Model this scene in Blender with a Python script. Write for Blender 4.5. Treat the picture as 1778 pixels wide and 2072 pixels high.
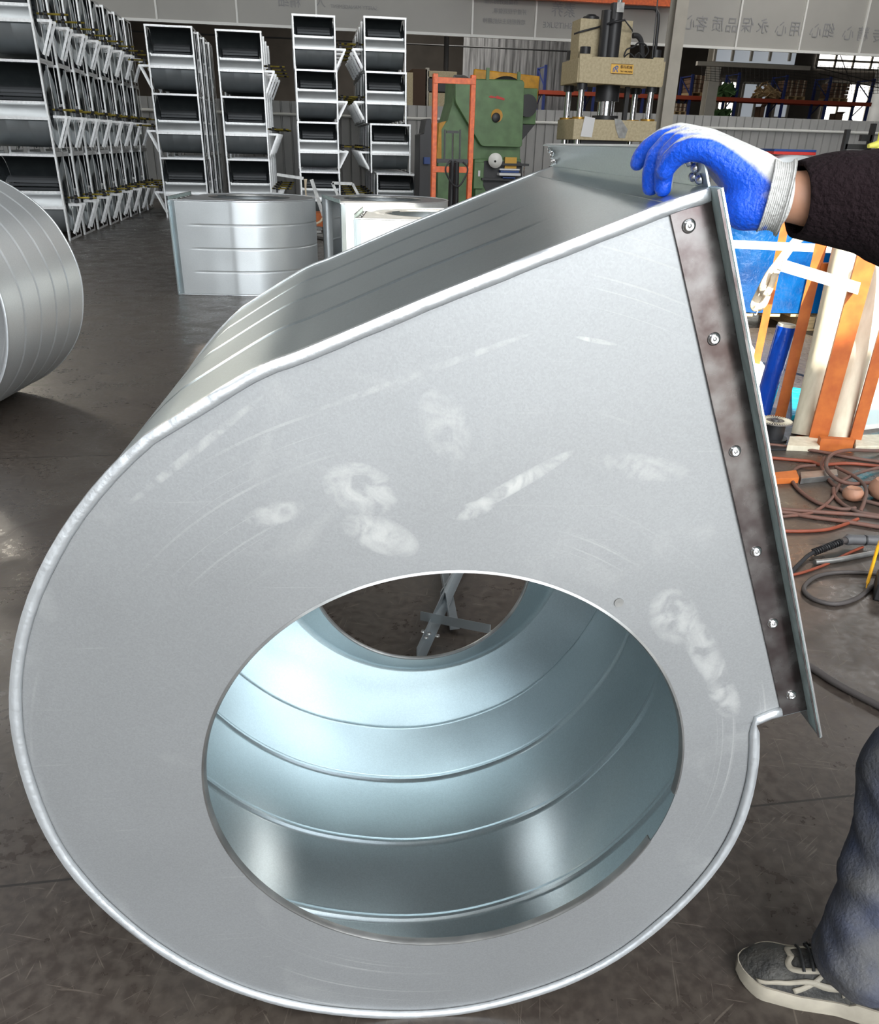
import bpy, bmesh, math, random
from math import sin, cos, pi, sqrt, radians, atan2, hypot, floor
from mathutils import Vector as V, Matrix as M, noise
random.seed(7)
S = bpy.context.scene
COL = S.collection
for o in list(bpy.data.objects): bpy.data.objects.remove(o)

# ------------------------------------------------------------------ camera
FPX, CX, CY, H = 1662.36, 889.0, 1180.0, 1.45
YAW = radians(10.2)
RX = V((0.99962551, 0.02736495, 0.0)); RY = V((0.01291234, -0.47168004, 0.88167523)); RZ = V((0.024127, -0.88134505, -0.47185675))
def c2b(p):                       # camera-levelled frame -> building frame
    c, s = cos(YAW), sin(YAW)
    return V((c*p[0]+s*p[1], -s*p[0]+c*p[1], p[2]))
BX = c2b((RX[0], RY[0], RZ[0])); BY = c2b((RX[1], RY[1], RZ[1])); BZ = c2b((RX[2], RY[2], RZ[2]))
cam = bpy.data.cameras.new('camera'); co = bpy.data.objects.new('camera', cam); COL.objects.link(co)
mm = M.Identity(4)
for i in range(3):
    mm[i][0] = BX[i]; mm[i][1] = -BY[i]; mm[i][2] = -BZ[i]
mm[0][3], mm[1][3], mm[2][3] = 0, 0, H
co.matrix_world = mm
cam.sensor_fit = 'HORIZONTAL'; cam.sensor_width = 36; cam.lens = FPX/1778*36
cam.shift_x = 0; cam.shift_y = (CY-1036)/1778
cam.clip_start = 0.02; cam.clip_end = 300
S.camera = co
def rdir(px, py):
    return BX*(px-CX) + BY*(py-CY) + BZ*FPX
def gr(px, py, z=0.0):            # point on the level z seen at a pixel
    d = rdir(px, py); t = (z-H)/d.z
    return d*t + V((0, 0, H))
def at(px, py, Y):                # point on the plane y = Y
    d = rdir(px, py); return d*(Y/d.y) + V((0, 0, H))
FW = c2b((0, 1, 0)); RT = c2b((1, 0, 0))
def atc(px, py, D):               # point at horizontal distance D straight ahead
    d = rdir(px, py); return d*(D/d.dot(FW)) + V((0, 0, H))

# ------------------------------------------------------------------ world, sun, lights, exposure
W = bpy.data.worlds.new('world'); S.world = W; W.use_nodes = True
bg = W.node_tree.nodes['Background']; bg.inputs[0].default_value = (0.80, 0.90, 1.0, 1); bg.inputs[1].default_value = 2.2
sun = bpy.data.lights.new('sun', 'SUN'); sun.energy = 20; sun.angle = radians(0.6); sun.color = (1, .93, .80)
so = bpy.data.objects.new('sun', sun); COL.objects.link(so)
SUND = V((-.18, .70, -.69)).normalized()
so.rotation_euler = SUND.to_track_quat('-Z', 'Y').to_euler()
def area(name, loc, aim, sx, sy, w, col=(1, 1, 1)):
    l = bpy.data.lights.new(name, 'AREA'); l.shape = 'RECTANGLE'; l.size = sx; l.size_y = sy; l.energy = w; l.color = col
    o = bpy.data.objects.new(name, l); COL.objects.link(o); o.location = loc
    o.rotation_euler = (V(aim)-V(loc)).to_track_quat('-Z', 'Z').to_euler(); return o
area('door_daylight', (1.5, -6.8, 3.2), (0.5, 6, 1.0), 9, 5.2, 1000, (.93, .97, 1))
area('fill_light_left', (-7.5, 8, 8.3), (-7.5, 8.01, 0), 1.6, 22, 700, (.95, .98, 1))  # added fill lamp for the left side; the roof is closed here
area('fill_light_far', (6, 34, 8.3), (6, 34.01, 0), 3, 18, 1500, (1, .97, .92))  # added lamp that brightens the far hall, not a roof light
area('fill_light_centre', (3, -4.5, 8.2), (0, 20, 1.5), 16, 2.5, 1500, (1, .98, .95))  # added lamp aimed at the stacks to brighten them
area('fill_light_right', (13, 15, 8.5), (13, 15.01, 0), 1.8, 14, 700, (1, .97, .93))  # added lamp that brightens the right wall and the presses
area('floor_glare_light', (-9.5, 24, 8.0), (-1.5, 3.5, 0), 3.0, 2.0, 650, (1, .90, .74))  # added warm lamp for the glare on the left floor; no window there
S.view_settings.view_transform = 'Standard'; S.view_settings.look = 'None'
S.view_settings.exposure = -0.12; S.view_settings.gamma = 1.0; S.view_settings.use_curve_mapping = False

# ------------------------------------------------------------------ materials
def mat(name, col, rough=.5, metal=0.0, var=0.0, scale=8.0, bump=0.0, bscale=60.0, rvar=0.0, col2=None, detail=4, alpha=1.0, emit=None, estr=0, trans=0, stretch=None, spec=.5):
    m = bpy.data.materials.new(name); m.use_nodes = True
    nt = m.node_tree; N = nt.nodes; L = nt.links; b = N['Principled BSDF']
    b.inputs['Base Color'].default_value = (*col, 1); b.inputs['Roughness'].default_value = rough; b.inputs['Metallic'].default_value = metal
    b.inputs['Specular IOR Level'].default_value = spec
    if alpha < 1: b.inputs['Alpha'].default_value = alpha
    if trans: b.inputs['Transmission Weight'].default_value = trans
    if emit: b.inputs['Emission Color'].default_value = (*emit, 1); b.inputs['Emission Strength'].default_value = estr
    tc = N.new('ShaderNodeTexCoord'); mp = N.new('ShaderNodeMapping'); L.new(tc.outputs['Object'], mp.inputs[0])
    if stretch: mp.inputs['Scale'].default_value = stretch
    n = N.new('ShaderNodeTexNoise'); n.inputs['Scale'].default_value = scale; n.inputs['Detail'].default_value = detail; L.new(mp.outputs[0], n.inputs['Vector'])
    if var > 0 or col2:
        r = N.new('ShaderNodeValToRGB'); r.color_ramp.elements[0].position = .35; r.color_ramp.elements[1].position = .68
        c2 = col2 if col2 else tuple(max(0, c*(1-var)) for c in col)
        c1 = col if col2 else tuple(min(1, c*(1+var*.5)) for c in col)
        r.color_ramp.elements[0].color = (*c2, 1); r.color_ramp.elements[1].color = (*c1, 1)
        L.new(n.outputs['Fac'], r.inputs[0]); L.new(r.outputs[0], b.inputs['Base Color'])
    if rvar > 0:
        q = N.new('ShaderNodeMapRange'); q.inputs['From Min'].default_value = .3; q.inputs['From Max'].default_value = .7
        q.inputs['To Min'].default_value = max(.03, rough-rvar); q.inputs['To Max'].default_value = min(1, rough+rvar)
        L.new(n.outputs['Fac'], q.inputs['Value']); L.new(q.outputs[0], b.inputs['Roughness'])
    if bump > 0:
        n2 = N.new('ShaderNodeTexNoise'); n2.inputs['Scale'].default_value = bscale; n2.inputs['Detail'].default_value = 6; L.new(mp.outputs[0], n2.inputs['Vector'])
        bp = N.new('ShaderNodeBump'); bp.inputs['Strength'].default_value = bump; bp.inputs['Distance'].default_value = .01
        L.new(n2.outputs['Fac'], bp.inputs['Height']); L.new(bp.outputs[0], b.inputs['Normal'])
    return m
def math_node(N, L, op, a, b=None, c=None):
    n = N.new('ShaderNodeMath'); n.operation = op
    for i, v in enumerate((a, b, c)):
        if v is None: continue
        if isinstance(v, (int, float)): n.inputs[i].default_value = v
        else: L.new(v, n.inputs[i])
    return n.outputs[0]

def mix_col(N, L, fac, a, b):
    n = N.new('ShaderNodeMix'); n.data_type = 'RGBA'
    for i, v in ((0, fac), (6, a), (7, b)):
        if isinstance(v, (int, float)): n.inputs[i].default_value = v
        elif isinstance(v, tuple): n.inputs[i].default_value = (*v, 1)
        else: L.new(v, n.inputs[i])
    return n.outputs[2]

def galv_plate(name, base, rough, metal, smudge=True):
    """galvanised sheet: fine zinc speckle, faint arcs from rolling, pale hand smears and scratches"""
    m = mat(name, base, rough, metal); nt = m.node_tree; N = nt.nodes; L = nt.links; b = N['Principled BSDF']
    tc = N.new('ShaderNodeTexCoord'); O = tc.outputs['Object']
    def noi(sc, det=3, vec=None, dist=0.0):
        n = N.new('ShaderNodeTexNoise'); n.inputs['Scale'].default_value = sc; n.inputs['Detail'].default_value = det
        n.inputs['Distortion'].default_value = dist; L.new(vec or O, n.inputs['Vector']); return n.outputs['Fac']
    vo = N.new('ShaderNodeTexVoronoi'); vo.inputs['Scale'].default_value = 420; L.new(O, vo.inputs['Vector'])
    sp = N.new('ShaderNodeSeparateColor'); L.new(vo.outputs['Color'], sp.inputs[0])
    f1 = noi(2.3, 4); f2 = math_node(N, L, 'MULTIPLY_ADD', sp.outputs[0], .10, math_node(N, L, 'MULTIPLY_ADD', f1, .22, .84))
    c = N.new('ShaderNodeVectorMath'); c.operation = 'SCALE'; c.inputs[0].default_value = base; L.new(f2, c.inputs['Scale'])
    colr = c.outputs[0]; rg = math_node(N, L, 'MULTIPLY_ADD', f1, .12, rough-.06)
    if smudge:
        w = noi(7, 5, None, 1.2); r = N.new('ShaderNodeValToRGB'); r.color_ramp.elements[0].position = .60; r.color_ramp.elements[1].position = .76
        L.new(w, r.inputs[0])
        mp = N.new('ShaderNodeMapping'); mp.inputs['Rotation'].default_value = (0, .6, 0); mp.inputs['Scale'].default_value = (3, 3, 90); L.new(O, mp.inputs[0])
        s2 = noi(1.6, 6, mp.outputs[0], .3); r2 = N.new('ShaderNodeValToRGB'); r2.color_ramp.elements[0].position = .66; r2.color_ramp.elements[1].position = .72
        L.new(s2, r2.inputs[0])
        fa = math_node(N, L, 'ADD', math_node(N, L, 'MULTIPLY', r.outputs[0], .12), math_node(N, L, 'MULTIPLY', r2.outputs[0], .10))
        sep = N.new('ShaderNodeSeparateXYZ'); L.new(O, sep.inputs[0]); grain = noi(26, 5, None, 1.5); gr2 = N.new('ShaderNodeMapRange'); gr2.inputs['From Min'].default_value = .36; gr2.inputs['From Max'].default_value = .62; L.new(grain, gr2.inputs['Value'])
        for (u0, v0, la, wd, an, st_) in ((.072, .497, .088, .010, 32, .62), (.02, .463, .03, .012, 20, .45), (-.125, .492, .05, .035, -20, .50), (-.235, .460, .04, .016, 15, .45), (-.10, .428, .055, .026, -25, .45), (.315, .295, .035, .05, 30, .42), (.37, .235, .09, .022, -58, .38), (.415, .155, .05, .022, -60, .38), (.158, .679, .026, .003, -10, .7), (.235, .52, .07, .018, -8, .28), (-.02, .575, .03, .05, 25, .22), (-.33, .54, .12, .006, 38, .3), (-.05, .64, .14, .005, 20, .25)):
            ca, sa = cos(radians(an)), sin(radians(an))
            dx = math_node(N, L, 'SUBTRACT', sep.outputs[0], u0); dz = math_node(N, L, 'SUBTRACT', sep.outputs[2], v0)
            e1 = math_node(N, L, 'DIVIDE', math_node(N, L, 'ADD', math_node(N, L, 'MULTIPLY', dx, ca), math_node(N, L, 'MULTIPLY', dz, sa)), la)
            e2 = math_node(N, L, 'DIVIDE', math_node(N, L, 'SUBTRACT', math_node(N, L, 'MULTIPLY', dz, ca), math_node(N, L, 'MULTIPLY', dx, sa)), wd)
            rr = math_node(N, L, 'ADD', math_node(N, L, 'MULTIPLY', e1, e1), math_node(N, L, 'MULTIPLY', e2, e2))
            k_ = math_node(N, L, 'MAXIMUM', math_node(N, L, 'SUBTRACT', 1.0, rr), 0.0)
            fa = math_node(N, L, 'MAXIMUM', fa, math_node(N, L, 'MULTIPLY', math_node(N, L, 'MULTIPLY', math_node(N, L, 'POWER', k_, .5), gr2.outputs[0]), st_))
        rad = math_node(N, L, 'SQRT', math_node(N, L, 'ADD', math_node(N, L, 'MULTIPLY', sep.outputs[0], sep.outputs[0]), math_node(N, L, 'MULTIPLY', sep.outputs[2], sep.outputs[2])))
        sn = N.new('ShaderNodeTexNoise'); sn.noise_dimensions = '1D'; sn.inputs['Scale'].default_value = 160; sn.inputs['Detail'].default_value = 2; L.new(rad, sn.inputs['W'])
        arc = N.new('ShaderNodeMapRange'); arc.inputs['From Min'].default_value = .66; arc.inputs['From Max'].default_value = .70; L.new(sn.outputs['Fac'], arc.inputs['Value'])
        am = N.new('ShaderNodeMapRange'); am.inputs['From Min'].default_value = .52; am.inputs['From Max'].default_value = .66; L.new(noi(3.1, 2), am.inputs['Value'])
        fa = math_node(N, L, 'MAXIMUM', fa, math_node(N, L, 'MULTIPLY', math_node(N, L, 'MULTIPLY', arc.outputs[0], am.outputs[0]), .22))
        colr = mix_col(N, L, fa, colr, (.66, .66, .63)); rg = math_node(N, L, 'ADD', rg, math_node(N, L, 'MULTIPLY', fa, .5))
    L.new(colr, b.inputs['Base Color']); L.new(rg, b.inputs['Roughness'])
    bp = N.new('ShaderNodeBump'); bp.inputs['Strength'].default_value = .05; bp.inputs['Distance'].default_value = .002
    L.new(noi(260, 2), bp.inputs['Height'])
    bp2 = N.new('ShaderNodeBump'); bp2.inputs['Strength'].default_value = .25; bp2.inputs['Distance'].default_value = .02
    L.new(noi(3.2, 1), bp2.inputs['Height']); L.new(bp.outputs[0], bp2.inputs['Normal']); L.new(bp2.outputs[0], b.inputs['Normal'])
    return m

MT = {}
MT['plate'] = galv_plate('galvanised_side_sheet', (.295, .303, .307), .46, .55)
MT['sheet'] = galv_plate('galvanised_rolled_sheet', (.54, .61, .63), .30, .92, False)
MT['soft'] = galv_plate('galvanised_soft_sheet', (.62, .65, .66), .40, .62, False)  # brighter, more diffuse sheet copy; reflected daylight is put into its colour
MT['inner'] = mat('shaded_inner_sheet', (.10, .115, .12), .42, .6, var=.1)  # dark copy of the scroll sheet; interior shade is put into its colour
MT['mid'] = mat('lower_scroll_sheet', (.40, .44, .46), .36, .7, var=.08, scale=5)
MT['teal'] = mat('zinc_teal_reflection_tint', (.42, .53, .52), .5, .1, var=.25, scale=10, stretch=(6, 6, 1))  # teal reflection put into the base colour of the zinc upstand
MT['seam'] = mat('bright_folded_seam', (.66, .69, .71), .36, .7, bump=.25, bscale=38)
MT['zinc'] = mat('zinc_strip', (.19, .18, .175), .26, .9, scale=26, rvar=.08, col2=(.09, .07, .068), detail=8)  # dark brown reflection put into the base colour of the strip
MT['frame'] = mat('zinc_angle_frame', (.82, .83, .83), .42, .45, var=.12, scale=30)
MT['dsheet'] = mat('housing_sheet', (.30, .34, .36), .30, .9, var=.08, scale=5)
MT['blade'] = mat('impeller_blades_dark', (.06, .065, .07), .5, .5)
MT['rivet'] = mat('rivet_steel', (.85, .85, .85), .22, 1)
MT['dark'] = mat('black_paint', (.018, .018, .02), .45)
MT['black_rubber'] = mat('black_rubber', (.02, .02, .022), .7)
MT['cream'] = mat('cream_machine_paint', (.55, .47, .30), .55, 0, scale=26, bump=.1, col2=(.44, .36, .22), detail=8)
MT['green'] = mat('green_machine_paint', (.105, .20, .075), .45, 0, var=.25, scale=5, detail=6)
MT['yellow'] = mat('yellow_machine_paint', (.62, .30, .015), .5, 0, var=.25, scale=9)
MT['orange'] = mat('orange_paint', (.85, .16, .03), .42, 0, scale=18, col2=(.62, .10, .02), detail=8)
MT['rust'] = mat('red_oxide_primer', (.62, .17, .03), .55, 0, scale=14, col2=(.48, .11, .02), detail=7)
MT['chrome'] = mat('chromed_rod', (.9, .9, .9), .12, 1)
MT['steel'] = mat('dull_steel', (.35, .35, .34), .4, .8, var=.3, scale=12)
MT['column'] = mat('column_paint', (.47, .44, .38), .6, 0, var=.08, scale=4)
MT['wall'] = mat('grey_corrugated_sheet', (.42, .42, .41), .45, .1, var=.08, scale=2)
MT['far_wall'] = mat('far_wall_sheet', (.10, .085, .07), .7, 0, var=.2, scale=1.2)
MT['silver_wall'] = mat('silver_corrugated_sheet', (.42, .42, .42), .35, .5, var=.5, scale=1.0, stretch=(14, 1, 1))
MT['glass_band'] = mat('frosted_banner_film', (.40, .39, .36), .5, 0, var=.05, scale=1.2)
MT['batten'] = mat('white_batten', (.80, .80, .76), .4)
MT['ink'] = mat('faded_print', (.29, .29, .29), .6)
MT['beam'] = mat('orange_rack_beam', (.50, .085, .04), .5)
MT['blue'] = mat('blue_rack_upright', (.03, .05, .20), .5)
MT['card'] = mat('brown_cardboard', (.27, .16, .10), .8, 0, var=.25, scale=3)
MT['cardline'] = mat('carton_gap', (.08, .05, .035), .9)
MT['wood'] = mat('pallet_wood', (.62, .43, .22), .75, 0, var=.3, scale=6, stretch=(1, 12, 12))
MT['window'] = mat('bright_window_pane', (.9, .9, .9), .2, 0, emit=(1, .98, .93), estr=3.0)
MT['window_dim'] = mat('dim_window_pane', (.5, .52, .55), .2, 0, emit=(.75, .82, .9), estr=.35)
MT['roof'] = mat('roof_sheet', (.30, .31, .33), .6, 0)
MT['bluefilm'] = mat('blue_stretch_film', (.003, .085, .27), .14, 0, scale=3, bump=1.0, bscale=14, col2=(.002, .035, .14), rvar=.06, detail=6)
MT['cyanfilm'] = mat('cyan_stretch_film', (.02, .48, .62), .2, 0, scale=3, bump=.9, bscale=12, col2=(.01, .34, .55))
MT['rollfilm'] = mat('blue_film_roll', (.008, .09, .60), .12, 0, scale=6, bump=.5, bscale=20, col2=(.006, .06, .45))
MT['tube'] = mat('pale_cardboard_tube', (.86, .80, .64), .7, 0, scale=7, col2=(.70, .64, .48), detail=9, stretch=(4, 4, 1))
MT['white'] = mat('white_paint', (.82, .81, .76), .4)
MT['strap'] = mat('beige_webbing', (.66, .55, .40), .8, bump=.3, bscale=90)
MT['hose'] = mat('dusty_red_hose', (.20, .085, .060), .65, 0, scale=5, col2=(.13, .085, .070))
MT['hose_red'] = mat('red_rubber_hose', (.30, .07, .035), .55, 0, var=.2, scale=6)
MT['cable'] = mat('grey_rubber_cable', (.075, .065, .062), .6, 0, var=.2, scale=6)
MT['grip'] = mat('grey_plastic_grip', (.10, .10, .105), .5)
MT['spool'] = mat('dusty_spool', (.20, .18, .16), .6, .2, var=.4, scale=10)
MT['ball'] = mat('dusty_orange_plastic', (.45, .20, .12), .6, 0, scale=5, col2=(.36, .20, .13), bump=.1)
MT['marker'] = mat('yellow_marker_plastic', (.85, .42, .01), .4)
MT['lime'] = mat('bright_yellow_plastic', (.9, .85, .15), .4)
MT['glove_blue'] = mat('blue_nitrile_coating', (.004, .075, .62), .33, 0, bump=.25, bscale=30, scale=16, col2=(.006, .11, .70))
MT['glove_knit'] = mat('white_knit_cotton', (.60, .60, .58), .85, 0, bump=.5, bscale=300)
MT['skin'] = mat('skin', (.52, .27, .17), .5, 0, bump=.1, bscale=60)
MT['sweater'] = mat('dark_maroon_knit', (.012, .0065, .008), .95, 0, bump=.8, bscale=160, spec=.15)
MT['jean'] = mat('dusty_blue_denim', (.045, .055, .095), .85, 0, scale=13, col2=(.095, .095, .10), bump=.35, bscale=160, detail=10)
MT['shoe_mesh'] = mat('black_shoe_mesh', (.016, .016, .016), .7, 0, scale=34, bump=.5, bscale=140, col2=(.07, .066, .058), detail=8)
MT['shoe_trim'] = mat('beige_shoe_trim', (.38, .34, .27), .6, 0, var=.2, scale=20)
MT['lace'] = mat('black_lace', (.02, .02, .02), .7)
MT['paper'] = mat('white_paper', (.72, .72, .72), .7)
MT['gold'] = mat('gold_nameplate', (.75, .45, .10), .35, .4)
MT['ink_blue'] = mat('blue_print', (.02, .12, .45), .5)
MT['ink_dark'] = mat('dark_print', (.08, .03, .01), .5)
MT['red'] = mat('red_paint', (.55, .03, .02), .5)
MT['grease'] = mat('brass_collar', (.45, .26, .05), .35, .6)
MT['box_blue'] = mat('blue_case', (.015, .05, .20), .5)
MT['net'] = mat('dark_mesh_wire', (.04, .035, .03), .6)

def glove_mat():
    m = mat('knit_glove_with_blue_coating', (.60, .60, .58), .85, 0, bump=.35, bscale=240); nt = m.node_tree; N = nt.nodes; L = nt.links; b = N['Principled BSDF']
    a = N.new('ShaderNodeAttribute'); a.attribute_name = 'coat'
    r = N.new('ShaderNodeMapRange'); r.inputs['From Min'].default_value = -.02; r.inputs['From Max'].default_value = .03; L.new(a.outputs['Fac'], r.inputs['Value'])
    tc = N.new('ShaderNodeTexCoord'); n = N.new('ShaderNodeTexNoise'); n.inputs['Scale'].default_value = 30; n.inputs['Detail'].default_value = 5; L.new(tc.outputs['Object'], n.inputs['Vector'])
    w = N.new('ShaderNodeMapRange'); w.inputs['From Min'].default_value = .56; w.inputs['From Max'].default_value = .74; w.inputs['To Max'].default_value = .55; L.new(n.outputs['Fac'], w.inputs['Value'])
    blue = mix_col(N, L, w.outputs[0], (.004, .085, .66), (.16, .25, .62))
    L.new(mix_col(N, L, r.outputs[0], (.60, .60, .58), blue), b.inputs['Base Color'])
    L.new(math_node(N, L, 'MULTIPLY_ADD', r.outputs[0], -.50, .85), b.inputs['Roughness'])
    return m
MT['glove'] = glove_mat()
# floor: brown-grey steel plates with scuffs, scratches and butt joints every 1.42 m
def floor_mat():
    m = mat('worn_floor_plate', (.08, .07, .06), .4); nt = m.node_tree; N = nt.nodes; L = nt.links; b = N['Principled BSDF']
    tc = N.new('ShaderNodeTexCoord'); O = tc.outputs['Object']
    def noi(sc, det=6, vec=None, dist=0.0):
        n = N.new('ShaderNodeTexNoise'); n.inputs['Scale'].default_value = sc; n.inputs['Detail'].default_value = det
        n.inputs['Distortion'].default_value = dist; L.new(vec or O, n.inputs['Vector']); return n.outputs['Fac']
    def ramp(f, p0, p1):
        r = N.new('ShaderNodeValToRGB'); r.color_ramp.elements[0].position = p0; r.color_ramp.elements[1].position = p1; L.new(f, r.inputs[0]); return r.outputs[0]
    big = ramp(noi(.7, 5, None, .6), .35, .7); mid = ramp(noi(4.5, 8, None, .8), .38, .66); fine = ramp(noi(38, 6), .40, .62)
    c = mix_col(N, L, big, (.044, .033, .028), (.058, .048, .039))
    c = mix_col(N, L, math_node(N, L, 'MULTIPLY', mid, .45), c, (.042, .034, .029))
    c = mix_col(N, L, math_node(N, L, 'MULTIPLY', fine, .35), c, (.110, .092, .074))
    scr = None
    for rot, sc in ((.3, 2.2), (1.05, 2.7), (1.9, 1.9), (2.7, 3.1)):
        mp = N.new('ShaderNodeMapping'); mr = N.new('ShaderNodeMapping'); mr.inputs['Rotation'].default_value = (0, 0, rot); L.new(O, mr.inputs[0]); mp.inputs['Scale'].default_value = (60, 3.0, 1); L.new(mr.outputs[0], mp.inputs[0])
        s = ramp(noi(sc, 4, mp.outputs[0], .9), .66, .70)
        scr = s if scr is None else math_node(N, L, 'MAXIMUM', scr, s)
    c = mix_col(N, L, math_node(N, L, 'MULTIPLY', scr, .38), c, (.19, .16, .13))
    sx = N.new('ShaderNodeSeparateXYZ'); L.new(O, sx.inputs[0])
    def joint(coord, off, per, wd):
        q = math_node(N, L, 'MODULO', math_node(N, L, 'ADD', coord, 142*per-off+per/2), per)
        return math_node(N, L, 'LESS_THAN', math_node(N, L, 'ABSOLUTE', math_node(N, L, 'SUBTRACT', q, per/2)), wd)
    j = joint(sx.outputs[1], 1.40, 1.42, .0035)
    c = mix_col(N, L, math_node(N, L, 'MULTIPLY', j, .85), c, (.012, .010, .009))
    L.new(c, b.inputs['Base Color'])
    rg = math_node(N, L, 'ADD', math_node(N, L, 'MULTIPLY_ADD', mid, .16, .24), math_node(N, L, 'MULTIPLY', fine, .12))
    L.new(rg, b.inputs['Roughness'])
    h = math_node(N, L, 'ADD', math_node(N, L, 'MULTIPLY', noi(22, 8), .5), math_node(N, L, 'MULTIPLY', j, -2.0))
    bp = N.new('ShaderNodeBump'); bp.inputs['Strength'].default_value = .22; bp.inputs['Distance'].default_value = .006
    L.new(h, bp.inputs['Height']); L.new(bp.outputs[0], b.inputs['Normal'])
    return m
MT['floor'] = floor_mat()

# ------------------------------------------------------------------ mesh helpers
class MB:
    def __init__(s): s.v = []; s.f = []
    def add(s, vs, fs, mx=None):
        n = len(s.v)
        s.v += [tuple((mx @ V(p)) if mx is not None else p) for p in vs]
        s.f += [tuple(i+n for i in f) for f in fs]; return s
    def box(s, x0, x1, y0, y1, z0, z1, mx=None):
        vs = [(x0, y0, z0), (x1, y0, z0), (x1, y1, z0), (x0, y1, z0), (x0, y0, z1), (x1, y0, z1), (x1, y1, z1), (x0, y1, z1)]
        return s.add(vs, [(0, 3, 2, 1), (4, 5, 6, 7), (0, 1, 5, 4), (1, 2, 6, 5), (2, 3, 7, 6), (3, 0, 4, 7)], mx)
    def bar(s, a, b, w, t, up=(0, 0, 1)):      # rectangular bar from a to b: width w across, thickness t along up
        a, b = V(a), V(b); d = (b-a); L = d.length; d = d.normalized(); u = V(up)
        x = d.cross(u)
        if x.length < 1e-4: x = d.cross(V((1, 0, .1)))
        x = x.normalized(); z = x.cross(d).normalized()
        vs = []
        for e in (0, L):
            for (i, j) in ((-1, -1), (1, -1), (1, 1), (-1, 1)): vs.append(tuple(a + d*e + x*(w/2*i) + z*(t/2*j)))
        return s.add(vs, [(0, 1, 2, 3), (7, 6, 5, 4), (0, 4, 5, 1), (1, 5, 6, 2), (2, 6, 7, 3), (3, 7, 4, 0)])
    def angle(s, a, b, w, t, d1, d2):          # L angle iron: legs along d1 and d2
        a, b, d1, d2 = V(a), V(b), V(d1).normalized(), V(d2).normalized()
        pr = [V((0, 0, 0)), d1*w, d1*w+d2*t, d1*t+d2*t, d1*t+d2*w, d2*w]
        vs = [tuple(a+p) for p in pr] + [tuple(b+p) for p in pr]
        fs = [(i, (i+1) % 6, (i+1) % 6+6, i+6) for i in range(6)] + [(0, 5, 4, 3), (0, 3, 2, 1), (6, 7, 8, 9), (6, 9, 10, 11)]
        return s.add(vs, fs)
    def tube(s, pts, r, n=8, caps=True):
        pts = [V(p) for p in pts]; rs = r if isinstance(r, (list, tuple)) else [r]*len(pts)
        N0 = len(s.v); prev = None
        for i, p in enumerate(pts):
            d = (pts[min(i+1, len(pts)-1)]-pts[max(i-1, 0)]).normalized()
            if prev is None:
                x = d.orthogonal().normalized()
            else:
                x = (prev - d*prev.dot(d)).normalized()
            prev = x; y = d.cross(x)
            for k in range(n):
                a = 2*pi*k/n; s.v.append(tuple(p + x*(rs[i]*cos(a)) + y*(rs[i]*sin(a))))
        for i in range(len(pts)-1):
            for k in range(n):
                a = N0+i*n+k; b = N0+i*n+(k+1) % n; s.f.append((a, b, b+n, a+n))
        if caps:
            s.f.append(tuple(N0+k for k in reversed(range(n)))); e = N0+(len(pts)-1)*n; s.f.append(tuple(e+k for k in range(n)))
        return s
    def lathe(s, prof, n=48, mx=None, closed=False):   # profile (r, z) about z
        vs = []; fs = []; m_ = len(prof)
        for k in range(n):
            a = 2*pi*k/n
            for (r, z) in prof: vs.append((r*cos(a), r*sin(a), z))
        for k in range(n):
            k2 = (k+1) % n
            for i in range(m_ if closed else m_-1):
                j = (i+1) % m_; fs.append((k*m_+i, k2*m_+i, k2*m_+j, k*m_+j))
        return s.add(vs, fs, mx)
    def prism(s, poly, d):                     # 3-D polygon extruded by vector d
        n = len(poly); p0 = [tuple(V(p)) for p in poly]; p1 = [tuple(V(p)+V(d)) for p in poly]
        return s.add(p0+p1, [tuple(reversed(range(n))), tuple(range(n, 2*n))] + [(i, (i+1) % n, (i+1) % n+n, i+n) for i in range(n)])
    def strip(s, A, B, t=None):                # ribbon between two polylines
        n = len(A); return s.add([tuple(a) for a in A]+[tuple(b) for b in B], [(i, i+1, n+i+1, n+i) for i in range(n-1)])
    def grid(s, rows, closed=False):
        n = len(rows[0]); b0 = len(s.v)
        for r in rows: s.v += [tuple(p) for p in r]
        for i in range(len(rows)-1):
            for j in range(n if closed else n-1):
                k = (j+1) % n; s.f.append((b0+i*n+j, b0+i*n+k, b0+(i+1)*n+k, b0+(i+1)*n+j))
        return s
    def mesh(s, name, m, smooth=35, fix=True):
        me = bpy.data.meshes.new(name); me.from_pydata(s.v, [], s.f)
        if fix:
            bm = bmesh.new(); bm.from_mesh(me); bmesh.ops.recalc_face_normals(bm, faces=bm.faces); bm.to_mesh(me); bm.free()
        if smooth:
            me.polygons.foreach_set('use_smooth', [True]*len(me.polygons)); me.set_sharp_from_angle(angle=radians(smooth))
        me.materials.append(MT[m] if isinstance(m, str) else m); me.update(); return me
    def build(s, name, m, parent=None, smooth=35, bevel=0, loc=None, kind=None, solid=0, fix=True, label=None):
        o = bpy.data.objects.new(name, s.mesh(name, m, smooth, fix)); COL.objects.link(o)
        if parent is not None: o.parent = parent
        if loc is not None:
            o.location = loc
        if solid:
            md = o.modifiers.new('solid', 'SOLIDIFY'); md.thickness = solid; md.offset = 0
        if bevel:
            md = o.modifiers.new('bevel', 'BEVEL'); md.width = bevel; md.segments = 2; md.limit_method = 'ANGLE'; md.angle_limit = radians(40)
        if kind: o['kind'] = kind
        if label: o['label'] = label
        return o
def tag(o, label, cat, group=None, kind=None):
    o['label'] = label; o['category'] = cat
    if group: o['group'] = group
    if kind: o['kind'] = kind
    return o
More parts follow.
